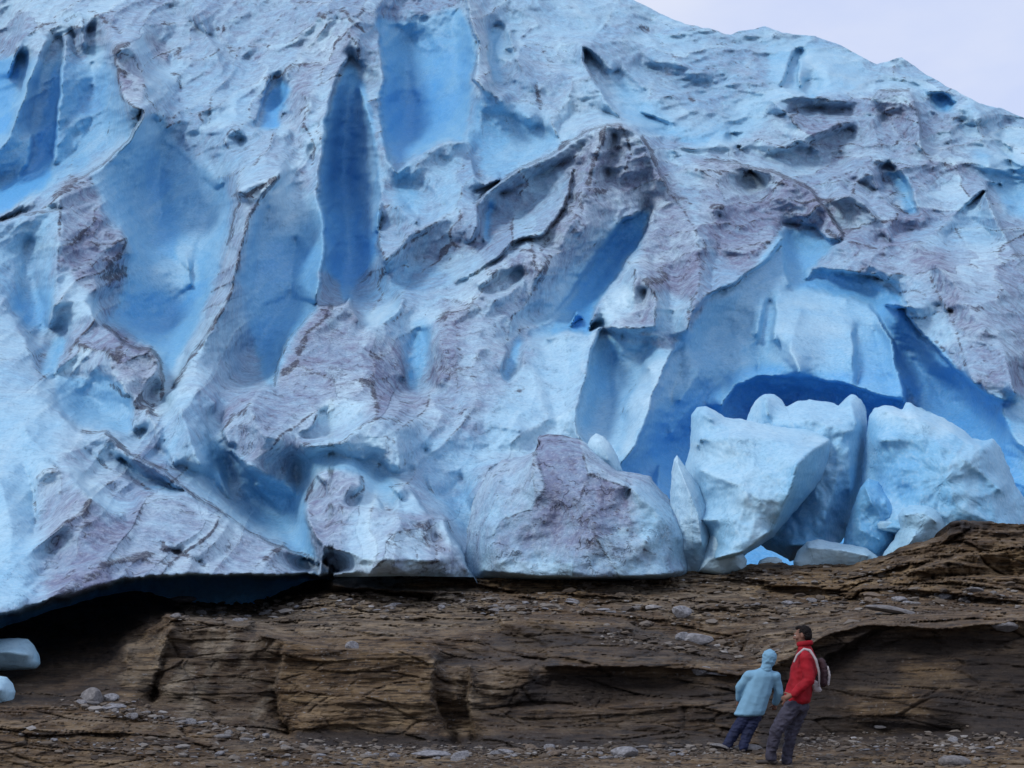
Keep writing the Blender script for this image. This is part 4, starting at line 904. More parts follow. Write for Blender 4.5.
block('ice_block', 'rounded white ice bump peeping over the left shoulder of the grit speckled block',
  [(586,448),(590,438),(596,434),(603,436),(610,443),(616,453),(622,470),(618,482),(598,480)], 29.6, (604,460), [[(598,442,.2),(608,460,.3)]], .3, .6, 0, blue=.16, rough=.3, seed=11, n=120, rings=24, group=G_F)
block('ice_block', 'big grit speckled grey ice block with a notched top, standing on the rock edge',
  [(462,582),(466,545),(470,518),(476,495),(488,474),(500,462),(520,457),(534,452),(538,445),(538,436),(548,434),(562,435),(574,438),(585,442),(597,450),(607,459),(617,470),(632,473),(640,474),(650,477),(658,487),(666,496),(676,505),(686,517),(691,530),(692,550),(690,570),(685,582)],
  28.9, (575,520), [[(482,570,.8),(540,576,1.8),(600,577,2.2),(660,575,1.9),(684,570,1.2)],[(538,440,.7),(533,460,1.4),(534,490,1.6)],[(545,445,.9),(580,455,1.2),(610,475,1.6),(632,490,1.9),(655,510,1.8),(680,540,1.3)],[(500,480,.9),(490,520,1.0),(485,560,.8)],[(560,480,1.7),(590,510,2.2),(600,545,2.0)],[(520,530,1.4),(540,560,1.5)],[(632,480,1.1),(625,505,1.6)],[(645,540,2.2),(652,560,1.8)]],
  .5, 1.6, .006, blue=.22, dirt=.75, rough=.65, speck=.3,
  polys=[([(628,478),(655,490),(688,530),(688,575),(660,570),(635,530)],6,dict(dirt=.22,blue=.32)),([(462,582),(480,500),(520,465),(520,520),(500,582)],16,dict(dirt=.55,blue=.36)),([(540,438),(590,450),(625,478),(600,500),(545,490)],14,dict(dirt=1.0,speck=.6)),([(570,495),(620,495),(640,560),(590,565),(575,530)],6,dict(speck=1.0,dirt=.7)),([(470,545),(690,560),(690,582),(465,582)],8,dict(dirt=.4,blue=.3))],
  lines=[([(534,452),(533,480),(535,490)],1.4,.75),([(586,540),(600,548),(620,545)],1.4,.6),([(600,510),(590,530)],1.5,.6),([(650,537),(645,550),(656,555)],1.6,.8),([(539,436),(560,435),(580,441)],1.6,.7),([(668,498),(686,518),(691,545)],1.2,.5)], seed=12, group=G_F)
G_L = 'ice pieces at the left edge'
block('ice_block', 'smooth glassy ice piece at the left edge, upper of the two below the ice lip',
  [(-110,650),(-40,642),(0,639),(18,638),(28,639),(34,645),(39,655),(40,664),(36,669),(15,670),(-50,672),(-110,672)], 21.5, (-30,656), [[(-60,655,.3),(10,652,.4),(28,655,.25)]], .3, .6, 0, blue=.25, rough=.1, seed=13, n=160, rings=30, group=G_L)
block('ice_block', 'smooth white ice piece at the left edge, lower of the two below the ice lip',
  [(-90,685),(-40,676),(-5,675),(7,677),(12,683),(15,692),(13,702),(7,707),(-30,709),(-90,708)], 19.9, (-30,692), [[(-50,690,.3),(0,690,.3)]], .3, .5, 0, blue=.14, rough=.1, seed=14, n=160, rings=30, group=G_L)
# ---------------------------------------------------------------- brown layered rock
RT = [(-400,640),(-160,630),(0,620),(50,608),(100,596),(130,591),(150,592),(170,599),(200,603),(255,605),(280,592),(300,583),(330,575),(350,573),(400,571),(440,575),(470,574),(500,569),(520,566),(560,567),(575,571),(600,573),(640,571),(660,570),(690,566),(745,565),(765,562),(800,565),(850,564),(870,560),(890,553),(905,546),(925,541),(940,536),(947,531),(949,522),(965,520),(985,522),(1024,524),(1400,545)]
ru0, ru1, rv0, rv1 = -300, 1330, 500, 862
K = Relief(ru0, ru1, rv0, rv1)
def RE(pts, below, above, off=1.2): K.E(pts, below, above, off)
def RC(pts): K.C(pts)
RC([(-300,640,27),(0,616,27.5),(60,603,28),(130,587,29.5),(200,600,30.5),(255,602,30.5),(300,581,30),(400,570,29.4),(600,572,29),(745,564,29),(850,563,28.6),(905,545,27.6),(940,535,27),(949,521,26.4),(1024,523,26.4),(1330,540,26)])
RC([(-300,500,30),(1330,500,30)])
# gentle steps on the slab
RE([(160,608),(200,612),(250,614),(300,600),(345,592),(400,596),(430,601)], 27.0, 28.0)
RE([(330,583),(400,590),(450,592),(520,594),(560,593)], 26.6, 28.0)
RC([(420,602,26.2),(560,600,26.2),(640,596,26.8),(745,590,27)])
RE([(500,619),(560,618),(625,622),(645,632),(700,640),(740,652)], (23.2,22.8), (24.2,23.8))
RE([(640,603),(700,606),(760,604),(800,606),(860,600)], 25.2, 25.8)
RE([(860,592),(900,588),(950,578),(1000,577),(1080,572)], 24.6, 25.4)
RE([(915,568),(960,556),(1024,546),(1100,540)], 25.2, 26.0)
RC([(760,630,23.4),(800,622,23.6),(860,612,23.8),(950,604,23.6),(1100,600,23)])
# the ledge lip, in lengths that stand out by different amounts
RC([(-300,645,26.5),(0,645,26.5),(60,638,26),(120,628,24.6),(150,618,23.6)]); RC([(-300,672,23),(0,672,22.6),(90,660,22.2)])
RE([(165,616),(200,620),(250,624)], 21.4, 22.4); RE([(262,634),(300,644),(350,648),(400,651),(432,654)], 20.5, 21.5)
RE([(436,664),(470,662),(510,657),(545,662)], (21.5,21.3), 21.7)
RE([(545,667),(600,668),(650,668),(695,669),(735,676)], 21.0, 20.7)
RE([(735,678),(760,672),(785,662),(812,644),(838,632),(870,626),(940,630),(1024,622),(1330,616)], (21.1,21.0,20.9,20.8), (20.8,20.6,20.5,20.4))
RC([(545,640,22.2),(640,648,21.8),(700,655,21.6)]); RC([(300,632,22.2),(400,636,22.2),(480,640,22.3)])
# faces
RE([(172,628),(160,660),(150,700)], 20.75, 21.0); RC([(128,650,20.9),(125,690,20.4)]); RC([(60,685,21.0),(60,695,20.4)])
RC([(190,640,21.2),(180,700,20.2)]); RC([(230,640,21.0),(215,715,20.0)])
RE([(283,648),(276,680),(280,712),(290,732)], (20.7,20.2), (20.4,19.7))
RC([(320,665,20.2),(400,670,20.2)]); RC([(300,690,19.9),(380,705,19.8),(425,700,19.9)]); RC([(320,728,19.5),(400,736,19.4)])
RE([(436,662),(432,690),(440,715),(455,742)], (20.3,19.9), (20.8,20.4))
RC([(460,672,20.8),(455,700,20.4)]); RE([(470,665),(468,700),(475,740)], (20.9,20.3), (20.6,20.0))
RC([(500,672,20.7),(530,668,20.6),(520,700,20.3)]); RC([(550,680,21.0),(620,684,21.05),(690,686,21.0)])
RE([(480,712),(540,706),(600,708),(640,700),(720,700)], 20.15, (20.4,20.6,20.5)); RC([(500,730,19.7),(600,732,19.7),(700,730,19.7)])
RC([(860,650,21.0),(940,650,21.0),(1024,645,20.9),(1330,640,20.9)]); RC([(800,690,21.0),(830,670,21.1)])
RE([(790,684),(830,655),(872,632)], 21.3, 20.9, 1.5)
RC([(860,690,20.2),(930,685,20.1),(1000,690,20.2),(1330,690,20)]); RC([(850,715,19.9),(930,715,19.8),(1020,712,19.9)])
RC([(760,732,19.8),(820,736,20.0),(880,734,20.0),(960,730,19.9)])
# foot and ground
RC([(-300,705,19.4),(0,706,19.2),(60,706,19.2),(120,712,19.2),(180,724,19.1),(250,735,19.0),(300,742,18.9),(400,749,18.8),(520,746,18.9),(600,752,18.7),(700,748,18.9),(740,746,19.0),(820,748,18.9),(870,742,19.0),(940,738,19.1),(1024,735,19.2),(1330,735,19.2)])
RC([(-300,730,18.3),(0,730,18.2),(120,735,18.2),(250,750,18.1)])
RC([(-300,768,17.3),(500,768,17.4),(780,766,17.6),(1330,768,17.4)])
RC([(-300,800,13.8),(1330,800,13.8)]); RC([(-300,830,11.7),(1330,830,11.7)]); RC([(-300,862,10.0),(1330,862,10.0)])
YR = K.solve(100); YR = YR * .6 + smooth(YR, 1) * .4

RP = Paint(ru0, ru1, rv0, rv1, {'wet': .25, 'ochre': .25, 'grey': .25, 'amp': .6}, 1.5)  # first field: damp rock plus painted-in shade of hollows and undercuts
RP.poly([(-300,600),(130,585),(165,600),(250,604),(300,580),(400,572),(405,590),(300,604),(170,612),(120,640),(60,700),(-300,705)], 6, wet=1.0, ochre=.0, grey=.0, amp=.35)  # dark damp slope, with the shade under the ice lip painted in
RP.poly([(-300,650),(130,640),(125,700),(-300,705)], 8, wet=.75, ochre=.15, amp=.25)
RP.poly([(128,638),(150,632),(175,635),(165,655),(150,700),(120,698),(128,670)], 3, wet=0, grey=.8, ochre=.5, amp=.2)
RP.poly([(175,620),(270,635),(280,735),(140,715)], 6, wet=.55, grey=.4, ochre=.1, amp=.5)
for a in ([(214,624),(222,626),(207,660),(200,658)], [(230,628),(238,632),(205,690),(190,722),(180,720),(200,680)], [(180,668),(192,662),(192,675),(170,695),(162,692)], [(250,640),(256,642),(246,670),(240,668)], [(285,655),(292,655),(275,690),(255,725),(248,722),(272,680)]):
    RP.poly(a, 2, wet=0, grey=1.0, ochre=.1)
RP.poly([(280,640),(435,655),(432,700),(420,735),(300,735),(278,700)], 5, wet=.05, ochre=.55, grey=.3, amp=.5)
RP.poly([(300,640),(430,640),(435,660),(300,652)], 5, ochre=.7)
RP.poly([(435,655),(550,640),(560,668),(440,668)], 4, wet=.9, ochre=0)
RP.poly([(445,668),(540,668),(530,710),(450,720)], 6, wet=.25, grey=.5)
RP.poly([(545,670),(740,680),(745,705),(640,702),(540,712),(480,712)], 5, wet=1.0, ochre=0, grey=0)  # shade of the shallow recess below the lip, painted dark
RP.poly([(470,712),(740,706),(740,748),(480,748)], 6, wet=.7, ochre=.4)
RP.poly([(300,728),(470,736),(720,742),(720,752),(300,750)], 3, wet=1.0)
RP.poly([(500,622),(640,625),(740,655),(730,668),(540,662),(480,650)], 6, wet=.75, ochre=.5)
RP.poly([(745,690),(840,632),(1330,625),(1330,738),(760,745)], 6, wet=1.0, ochre=.15, grey=.0, amp=.4)  # shade of the right undercut face, painted dark
RP.poly([(900,662),(960,660),(970,685),(900,688)], 10, wet=.4, ochre=.8)
RP.poly([(840,690),(920,680),(940,720),(850,725)], 10, wet=.5, ochre=.6)
RP.poly([(470,566),(580,566),(620,585),(560,594),(490,588)], 5, ochre=1.0, wet=.0)
RP.poly([(780,575),(900,560),(1024,540),(1100,560),(960,590),(800,600),(730,600)], 8, ochre=.75, wet=.1)
RP.poly([(600,575),(780,572),(800,612),(620,616)], 8, grey=.6, wet=.1)
RP.poly([(690,612),(860,602),(830,635),(770,668),(740,650)], 6, grey=.5, ochre=.25, wet=.15)
RP.poly([(330,588),(480,594),(520,625),(330,640),(180,620),(180,606)], 6, grey=.7, wet=.15, ochre=.4, amp=.8)
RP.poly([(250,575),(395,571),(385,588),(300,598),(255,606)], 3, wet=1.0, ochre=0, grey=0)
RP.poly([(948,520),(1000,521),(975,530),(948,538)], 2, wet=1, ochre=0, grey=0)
RP.poly([(-300,712),(120,716),(300,748),(520,752),(1330,745),(1330,870),(-300,870)], 4, wet=.35, ochre=.45, grey=.35, amp=.9)

def rock_material():
    m = NT('layered_rock'); p = m.pos()
    wet, oc, gy = m.attr('wet'), m.attr('ochre'), m.attr('grey')
    ps = m.pos((.55, .55, 6.5), (.0, .05, 0)); st = m.noise(ps, 1.6, 8, .68, .7)
    n2 = m.noise(p, 2.2, 7, .62); n3 = m.noise(p, 17, 5, .7)
    pf = m.pos((2.2, 2.2, 26)); ft = m.noise(pf, 1.4, 6, .7, .4)
    f = m.math('ADD', m.math('MULTIPLY', st, .6), m.math('MULTIPLY', n2, .4))
    base = m.ramp(f, [(.34, (0.0224, 0.0150, 0.0096)), (.46, (0.0784, 0.0490, 0.0272)), (.54, (0.1400, 0.0920, 0.0504)), (.66, (0.2240, 0.1620, 0.1000))])
    gcol = m.ramp(f, [(.36, (0.0504, 0.0400, 0.0296)), (.5, (0.1344, 0.1080, 0.0776)), (.64, (0.2912, 0.2400, 0.1760))])
    ocol = m.ramp(f, [(.36, (.045, .029, .017)), (.5, (.165, .108, .054)), (.64, (.29, .205, .11))])
    c = m.mix(m.remap(m.math('ADD', gy, m.math('MULTIPLY', m.math('SUBTRACT', n2, .5), 1.6)), .25, .9), base, gcol)
    c = m.mix(m.remap(m.math('ADD', oc, m.math('MULTIPLY', m.math('SUBTRACT', st, .5), 2.0)), .3, .95), c, ocol)
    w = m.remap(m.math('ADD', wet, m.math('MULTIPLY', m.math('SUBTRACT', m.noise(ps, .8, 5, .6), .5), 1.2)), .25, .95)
    c = m.mix(m.math('MULTIPLY', w, .86), c, (.016, .012, .011))  # darkens damp rock and painted-in shade alike
    # thin dark partings and pale chips
    c = m.mix(m.math('MULTIPLY', m.remap(ft, .46, .40), .85, clamp=True), c, (.014, .011, .010))
    c = m.mix(m.math('MULTIPLY', m.remap(m.math('ADD', m.math('MULTIPLY', n3, .6), m.math('MULTIPLY', ft, .4)), .56, .64), m.math('SUBTRACT', .85, m.math('MULTIPLY', w, .7)), clamp=True), c, (.26, .25, .24))
    m.l(c, m.bs.inputs['Base Color'])
    m.l(m.remap(w, 0, 1, .88, .6), m.bs.inputs['Roughness'])
    h = m.math('ADD', m.math('MULTIPLY', ft, .8), m.math('ADD', m.math('MULTIPLY', n3, .3), m.math('MULTIPLY', st, .6)))
    m.l(m.bump(h, .9, .10), m.bs.inputs['Normal'])
    m.bs.inputs['Specular IOR Level'].default_value = .3
    return m.mat
ROCK = rock_material()

def rock_disp(p, amp):
    x, y, z = p[..., 0], p[..., 1], p[..., 2]
    s = z + .045 * x + .20 * fbm(x * .22, y * .22, z * .3, 3)
    d = 0
    for h, w, a in ((.42, 2.6, .26), (.15, 1.3, .13), (.055, .6, .045)):
        t = s / h + 3.7 * perlin(x * .11, y * .11, 3.3); ly = np.floor(t); fr = t - ly
        cx = (x + .35 * y) / w + 9 * hsh(ly, 1.7) + .35 * perlin(x * 1.1, y * 1.1, z * 1.1)
        c0 = np.floor(cx); f2 = cx - c0
        v = hsh(c0, ly)
        e = np.minimum(np.clip(f2 / .08, 0, 1), np.clip((1 - f2) / .08, 0, 1)) * np.clip((1 - fr) / .2, 0, 1) * np.clip(fr / .06, 0, 1)
        d = d + a * (v - .35) * (.35 + .65 * e)
    q = z + .22 * y + .05 * x
    wx = x + .5 * perlin(x * .4, y * .4, q * 1.2); wq = q + .12 * perlin(x * .8, 3.0, q * 2.5)
    f1, f2, idn = cells(wx / 1.5, wq / .30, 2.0); g1, g2, ig = cells((wx + .6 * wq) / .5, wq / .11, 6.0)
    d = d + .20 * (idn - .4) + .07 * (ig - .4) - .10 * np.clip(1 - (f2 - f1) / .07, 0, 1) - .03 * np.clip(1 - (g2 - g1) / .1, 0, 1)
    d = d + .12 * fbm(x * .8, y * .8, z * 1.2, 4) + .05 * fbm(x * 4, y * 4, z * 9, 3)
    return d * amp * 1.35

ucol = np.concatenate([np.arange(-290, 0, 4.0), np.arange(0, 1024, 1.15), np.arange(1025, 1320, 4.0)])
rt = curve(RT, ucol) + 1.3 * fbm(ucol * .12, .5, .2, 4) + 1.0 * (hsh(np.floor(ucol / 14.0), 2.0) - .5)
NRR = 290; q = np.linspace(0, 1, NRR) ** 1.0
rts = np.convolve(np.pad(rt, 30, mode='edge'), np.ones(61) / 61, mode='valid')
vv = rts[None] + (858 - rts[None]) * q[:, None] + (rt - rts)[None] * np.exp(-q * 30)[:, None]
UU = np.broadcast_to(ucol[None], vv.shape)
wu = 2.2 * fbm(UU * .07, vv * .1, 0.4, 3); wv = 1.6 * fbm(UU * .05, vv * .1, 5.5, 3)
Yr0 = K.sample(UU + wu, vv + wv, YR)
ramp_in = np.clip(np.arange(NRR) / 8.0, 0, 1)[:, None]
amp = RP.sample('amp', UU, vv)
fg = np.clip((vv - 735) / 40, 0, 1)
dsp = rock_disp(W(UU, vv, Yr0), amp) * (1 - .55 * fg) * (.25 + .75 * ramp_in)
Yr = Yr0 - dsp * (1 + 1.5 * np.clip((640 - vv) / 60, 0, 1))
Yr = np.where(vv > 690, np.minimum(Yr, Yr0 + .6), Yr)
PR = W(UU, vv, Yr)
# near the camera the sheet turns into level ground
rows = []
for (dy, dz) in ((9, -3.0), (3, -.9), (.8, -.12)):
    r_ = PR[0].copy(); r_[:, 1] += dy; r_[:, 2] += dz; rows.append(r_)
PA = np.concatenate([np.array(rows), PR], 0)
PA = np.concatenate([PA[:, :1] + np.array([-45, 0, 0]), PA, PA[:, -1:] + np.array([45, 0, 0])], 1)
att = {}
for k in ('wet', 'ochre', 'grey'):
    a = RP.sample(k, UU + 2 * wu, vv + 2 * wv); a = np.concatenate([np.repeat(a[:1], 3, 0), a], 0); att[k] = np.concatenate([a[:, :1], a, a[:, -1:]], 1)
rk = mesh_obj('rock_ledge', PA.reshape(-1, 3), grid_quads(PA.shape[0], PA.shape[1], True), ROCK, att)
tag(rk, kind='structure')
def rock_at(u, v):
    """the point of the rock surface seen along (u, v)"""
    j = int(np.argmin(np.abs(ucol - u))); i = int(np.argmin(np.abs(vv[:, j] - v)))
    return Vector(PR[i, j].tolist())

# the wide ground round about, one sheet to the horizon
gx = np.concatenate([np.linspace(-1500, -60, 12), np.linspace(-50, 50, 60), np.linspace(60, 1500, 12)]); gy = np.concatenate([np.linspace(-1500, -30, 12), np.linspace(-25, 25, 50), np.linspace(30, 1500, 14)])
GX, GY = np.meshgrid(gx, gy)
GZ = -.16 + .05 * fbm(GX * .3, GY * .3, 0, 3)
me_att = {'wet': np.full(GX.shape, .35), 'ochre': np.full(GX.shape, .45), 'grey': np.full(GX.shape, .35)}
tag(mesh_obj('ground', np.stack([GX, GY, GZ], -1).reshape(-1, 3), grid_quads(GX.shape[0], GX.shape[1]), ROCK, me_att), kind='structure')

# ---------------------------------------------------------------- loose stones
def stone_mat(name, a, b):
    m = NT(name); p = m.pos(obj=True); n = m.noise(p, 9, 6, .65)
    m.l(m.ramp(n, [(.35, a), (.65, b)]), m.bs.inputs['Base Color']); m.bs.inputs['Roughness'].default_value = .85
    m.l(m.bump(n, .6, .02), m.bs.inputs['Normal']); return m.mat
SM = [stone_mat('pale_stone', (.10, .10, .105), (.27, .27, .29)), stone_mat('brown_stone', (.06, .045, .035), (.17, .13, .095)), stone_mat('grey_stone', (.08, .078, .08), (.20, .19, .19))]
def stone_mesh(seed, flat, mat):
    rn = random.Random(seed); bm = bmesh.new(); bmesh.ops.create_icosphere(bm, subdivisions=3, radius=.5)
    planes = []
    for _ in range(9):
        n = Vector((rn.gauss(0, 1), rn.gauss(0, 1), rn.gauss(0, 1))).normalized(); planes.append((n, rn.uniform(.27, .42)))
    ph = [rn.uniform(0, 9) for _ in range(3)]
    for v in bm.verts:
        for n, k in planes:
            e = v.co.dot(n) - k
            if e > 0: v.co -= n * e * .93
        v.co *= 1 + .05 * math.sin(9 * v.co.x + ph[0]) * math.sin(8 * v.co.y + ph[1])
        v.co.z *= flat
    me = bpy.data.meshes.new('stone'); bm.to_mesh(me); bm.free(); me.materials.append(mat); return me
SMESH = [[stone_mesh(10 * k + i, (.35, .5, .7, .85)[i], m) for i in range(4)] for k, m in enumerate(SM)]
RN = random.Random(11)
def stone(u, v, size, k=0, i=None, label=None, group=None, sx=1.3, name='stone'):
    me = SMESH[k][RN.randrange(4) if i is None else i]
    o = bpy.data.objects.new(name, me); COL.objects.link(o)
    o.location = rock_at(u, v) + Vector((0, 0, size * .12)); o.scale = (size * sx, size * RN.uniform(.8, 1.1), size * RN.uniform(.8, 1.1))
    o.rotation_euler = (RN.uniform(-.15, .15), RN.uniform(-.15, .15), RN.uniform(-.5, .5))
    tag(o, label, 'stone', group); return o
GS = 'loose stones strewn over the rock'
bands = [ # (points, count, size range, kind weights, label)
 ([(380,752),(450,756),(520,752),(600,756),(700,752)], 80, (.04,.15), 'small grey stone in the rubble row at the ledge foot left of the people'),
 ([(300,752),(380,756)], 8, (.05,.14), 'small stone in the rubble under the tan rock face'),
 ([(75,705),(100,700),(130,708),(160,718),(200,726),(260,738),(300,745)], 50, (.04,.13), 'small stone in the sloping rubble line at the left foot of the ledge'),
 ([(175,612),(230,616),(300,612),(360,606),(400,610)], 45, (.05,.18), 'small pale stone on the flat ledge top under the dark ice hollow'),
 ([(420,600),(500,610),(560,606),(640,612)], 45, (.06,.2), 'small stone on the middle of the rock slope'),
 ([(660,608),(720,610),(780,606),(860,602),(940,600),(1010,596)], 50, (.06,.22), 'small stone on the right part of the rock slope'),
 ([(20,735),(120,745),(250,758),(400,764)], 60, (.03,.10), 'small stone on the open ground at the lower left'),
 ([(840,752),(920,748),(1020,745)], 14, (.05,.14), 'small stone on the ground right of the two people')]
for pts, n, (s0, s1), lab in bands:
    P_ = np.array(pts, float); seg = np.linalg.norm(np.diff(P_, axis=0), axis=1); ar = np.concatenate([[0], np.cumsum(seg)])
    for _ in range(n):
        t = RN.uniform(0, ar[-1]); u = np.interp(t, ar, P_[:, 0]); v = np.interp(t, ar, P_[:, 1]) + RN.gauss(0, 3.5)
        stone(u, v, s0 + (s1 - s0) * RN.random() ** 2, RN.choices([0, 1, 2], [.35, .3, .35])[0], label=lab, group=GS + ', ' + lab.split(' in ')[-1].split(' on ')[-1], sx=RN.uniform(1, 1.9))
for u, v, s, k, i, sx, lab in [
 (92,702,.34,2,3,1.1,'largest grey boulder in the rubble by the tan pillar at the left'), (112,700,.22,0,2,1.2,'pale stone just right of the grey boulder at the left'), (110,710,.26,0,0,1.6,'flat light stone below the grey boulder at the left'),
 (656,576,.42,0,3,.6,'small upright pale stone at the foot of the grit speckled ice block'), (410,577,.34,0,2,1.3,'round bluish white stone under the ice at the end of the dark hollow'),
 (682,616,.34,0,2,1.3,'bright angular stone halfway up the slope above the overhanging ledge'), (697,642,.36,0,1,1.5,'wide whitish stone on the slope above the person in light blue'),
 (683,640,.24,0,3,1.1,'small whitish stone left of the wide whitish one on the slope'), (703,674,.26,0,2,1.3,'pale stone on the lip of the overhanging ledge left of the person in light blue'),
 (720,676,.28,0,0,1.9,'long thin pale stone pointing at the person in light blue'), (697,670,.15,0,1,1.2,'tiny pale stone at the right end of the overhanging ledge'),
 (750,750,.26,2,0,1.7,'flat grey slab beside the feet of the person in light blue'), (722,749,.22,2,0,1.6,'flat stone behind the left foot of the person in light blue'),
 (625,757,.3,0,2,1.4,'largest pale stone in the rubble row, below the middle of the ledge'), (430,757,.3,0,0,1.8,'flat pale stone in the left part of the rubble row'),
 (1003,629,.34,2,1,1.4,'lone grey stone on the right hand ledge lip near the picture edge'), (896,614,.4,2,0,2.6,'long flat grey stone lying on the right part of the slope'),
 (955,764,.3,2,2,1.3,'grey stone at the bottom edge right of the two people'), (352,648,.2,0,3,1.0,'small pinkish white stone on the lip of the tan rock face'), (180,602,.4,0,0,1.8,'pale chip of rock in the dark under the ice hollow')]:
    stone(u, v, s, k, i, lab, None, sx)

# ---------------------------------------------------------------- gravel that nobody could count
GM = NT('gravel'); _t = GM.attr('tone')
GM.l(GM.ramp(_t, [(0, (.035, .026, .02)), (.45, (.10, .078, .058)), (.8, (.19, .175, .16)), (1, (.34, .34, .35))]), GM.bs.inputs['Base Color']); GM.bs.inputs['Roughness'].default_value = .9
_b = bmesh.new(); bmesh.ops.create_icosphere(_b, subdivisions=1, radius=.5); GV = np.array([v.co[:] for v in _b.verts]); GF = np.array([[v.index for v in f.verts] for f in _b.faces]); _b.free()
rg_ = np.random.RandomState(5); vs_, fs_, ts_ = [], [], []
gb = [([(60,704),(150,716),(300,746),(420,752),(560,752),(700,751),(760,750)], 1500, 3.6, .045), ([(20,742),(300,760),(700,764),(1010,758)], 1100, 9, .045), ([(175,613),(300,606),(420,604),(560,603)], 650, 7, .07), ([(560,604),(700,612),(860,603),(1020,596)], 550, 8, .07), ([(600,636),(700,648),(780,652)], 260, 5, .06), ([(800,742),(900,744),(1020,741)], 500, 5, .05), ([(560,580),(760,580),(900,575)], 350, 5, .08)]
for pts, n, spread, sz in gb:
    P_ = np.array(pts, float); seg = np.linalg.norm(np.diff(P_, axis=0), axis=1); ar = np.concatenate([[0], np.cumsum(seg)])
    t = rg_.uniform(0, ar[-1], n); u = np.interp(t, ar, P_[:, 0]) + rg_.normal(0, 2, n); v = np.interp(t, ar, P_[:, 1]) + rg_.normal(0, spread, n)
    for k in range(n):
        p = rock_at(u[k], v[k]); s = sz * (.35 + rg_.exponential(.55)); s = min(s, sz * 2.6)
        R_ = np.linalg.qr(rg_.normal(size=(3, 3)))[0]; q = (GV * (1 + .28 * rg_.normal(size=(len(GV), 1)))) @ R_ * np.array([s * rg_.uniform(.9, 1.7), s, s * .55])
        fs_.append(GF + len(GV) * len(vs_)); vs_.append(q + np.array(p) + [0, 0, s * .1]); ts_.append(np.full(len(GV), rg_.beta(1.6, 2.2)))
g_ = mesh_obj('gravel', np.concatenate(vs_), np.zeros((0, 4), int), GM.mat, {'tone': np.concatenate(ts_)}, None, np.concatenate(fs_), False)
tag(g_, 'fine mixed gravel and rock chips scattered over the brown ledge and ground', 'gravel', kind='stuff')
# ---------------------------------------------------------------- people
def mat_cloth(name, col, rough=.75, scale=40, vary=.25):
    m = NT(name); p = m.pos(obj=True); n = m.noise(p, 7, 4); f = m.noise(p, scale, 3)
    dk = tuple(c * (1 - vary) for c in col); lt = tuple(min(1, c * (1 + vary)) for c in col)
    m.l(m.ramp(n, [(.35, dk), (.65, lt)]), m.bs.inputs['Base Color']); m.bs.inputs['Roughness'].default_value = rough
    m.l(m.bump(f, .4, .004), m.bs.inputs['Normal']); m.bs.inputs['Specular IOR Level'].default_value = .25
    return m.mat
M_RED = mat_cloth('red_jacket_cloth', (.27, .006, .014)); M_BLUE = mat_cloth('light_blue_jacket_cloth', (.17, .34, .48), vary=.08)
M_JEAN = mat_cloth('navy_trouser_cloth', (.014, .020, .055)); M_GREY = mat_cloth('grey_trouser_cloth', (.042, .040, .060))
M_SKIN = mat_cloth('skin', (.20, .105, .075), .6, 60, .1); M_HAIR = mat_cloth('dark_hair', (.006, .004, .004), .8, 90); M_SHOE = mat_cloth('shoe_leather', (.05, .042, .04))
M_BAG = mat_cloth('backpack_cloth', (.05, .026, .032)); M_PALE = mat_cloth('pale_strap_cloth', (.36, .33, .34), vary=.1); M_EYE = mat_cloth('eye_white', (.5, .5, .48), .3)

_ico = bmesh.new(); bmesh.ops.create_icosphere(_ico, subdivisions=2, radius=1.0)
ICO_V = np.array([v.co[:] for v in _ico.verts]); ICO_F = [[v.index for v in f.verts] for f in _ico.faces]; _ico.free()
class Body:
    """overlapping tapered limbs fused into one continuous skin"""
    def __init__(s): s.v = []; s.f = []
    def ball(s, p, r, M=None):
        r = np.array([r, r, r] if isinstance(r, (int, float)) else r, float)
        q = ICO_V * r
        if M is not None: q = q @ np.array(M).T
        b = sum(len(x) for x in s.v); s.v.append(q + np.array(p)); s.f += [[i + b for i in f] for f in ICO_F]
    def limb(s, pts, M=None, step=.3):
        """pts: (point, radius or (rx, ry, rz))"""
        for (a, ra), (b, rb) in zip(pts[:-1], pts[1:]):
            a = np.array(a); b = np.array(b); ra = np.array([ra] * 3 if isinstance(ra, (int, float)) else ra, float); rb = np.array([rb] * 3 if isinstance(rb, (int, float)) else rb, float)
            n = max(2, int(np.linalg.norm(b - a) / (min(ra.min(), rb.min()) * step)) + 1)
            for k in range(n + 1):
                t = k / n; s.ball(a + (b - a) * t, tuple(ra + (rb - ra) * t), M)
    def build(s, name, mat, parent, voxel, org, folds=0, fscale=9, sm=4, seed=0):
        me = bpy.data.meshes.new(name + '_raw'); me.from_pydata((np.concatenate(s.v) - np.array(org)).tolist(), [], s.f)
        t = bpy.data.objects.new(name + '_raw', me); COL.objects.link(t)
        m = t.modifiers.new('r', 'REMESH'); m.mode = 'VOXEL'; m.voxel_size = voxel
        k = t.modifiers.new('s', 'SMOOTH'); k.iterations = sm; k.factor = .5
        dg = bpy.context.evaluated_depsgraph_get(); dg.update()
        out = bpy.data.meshes.new_from_object(t.evaluated_get(dg)); out.name = name
        bpy.data.objects.remove(t); bpy.data.meshes.remove(me)
        n = len(out.vertices); co = np.empty(n * 3, np.float32); out.vertices.foreach_get('co', co); co = co.reshape(-1, 3)
        if folds:
            no = np.empty(n * 3, np.float32); out.vertices.foreach_get('normal', no); no = no.reshape(-1, 3)
            w = ridged(co[:, 0] * fscale + seed, co[:, 1] * fscale, co[:, 2] * fscale * 1.6, 2)
            co = co + no * (folds * (w - .6))[:, None]; out.vertices.foreach_set('co', co.ravel().astype(np.float32))
        out.polygons.foreach_set('use_smooth', np.full(len(out.polygons), True)); out.materials.clear(); out.materials.append(mat); out.update()
        o = bpy.data.objects.new(name, out); COL.objects.link(o); o.parent = parent
        return o
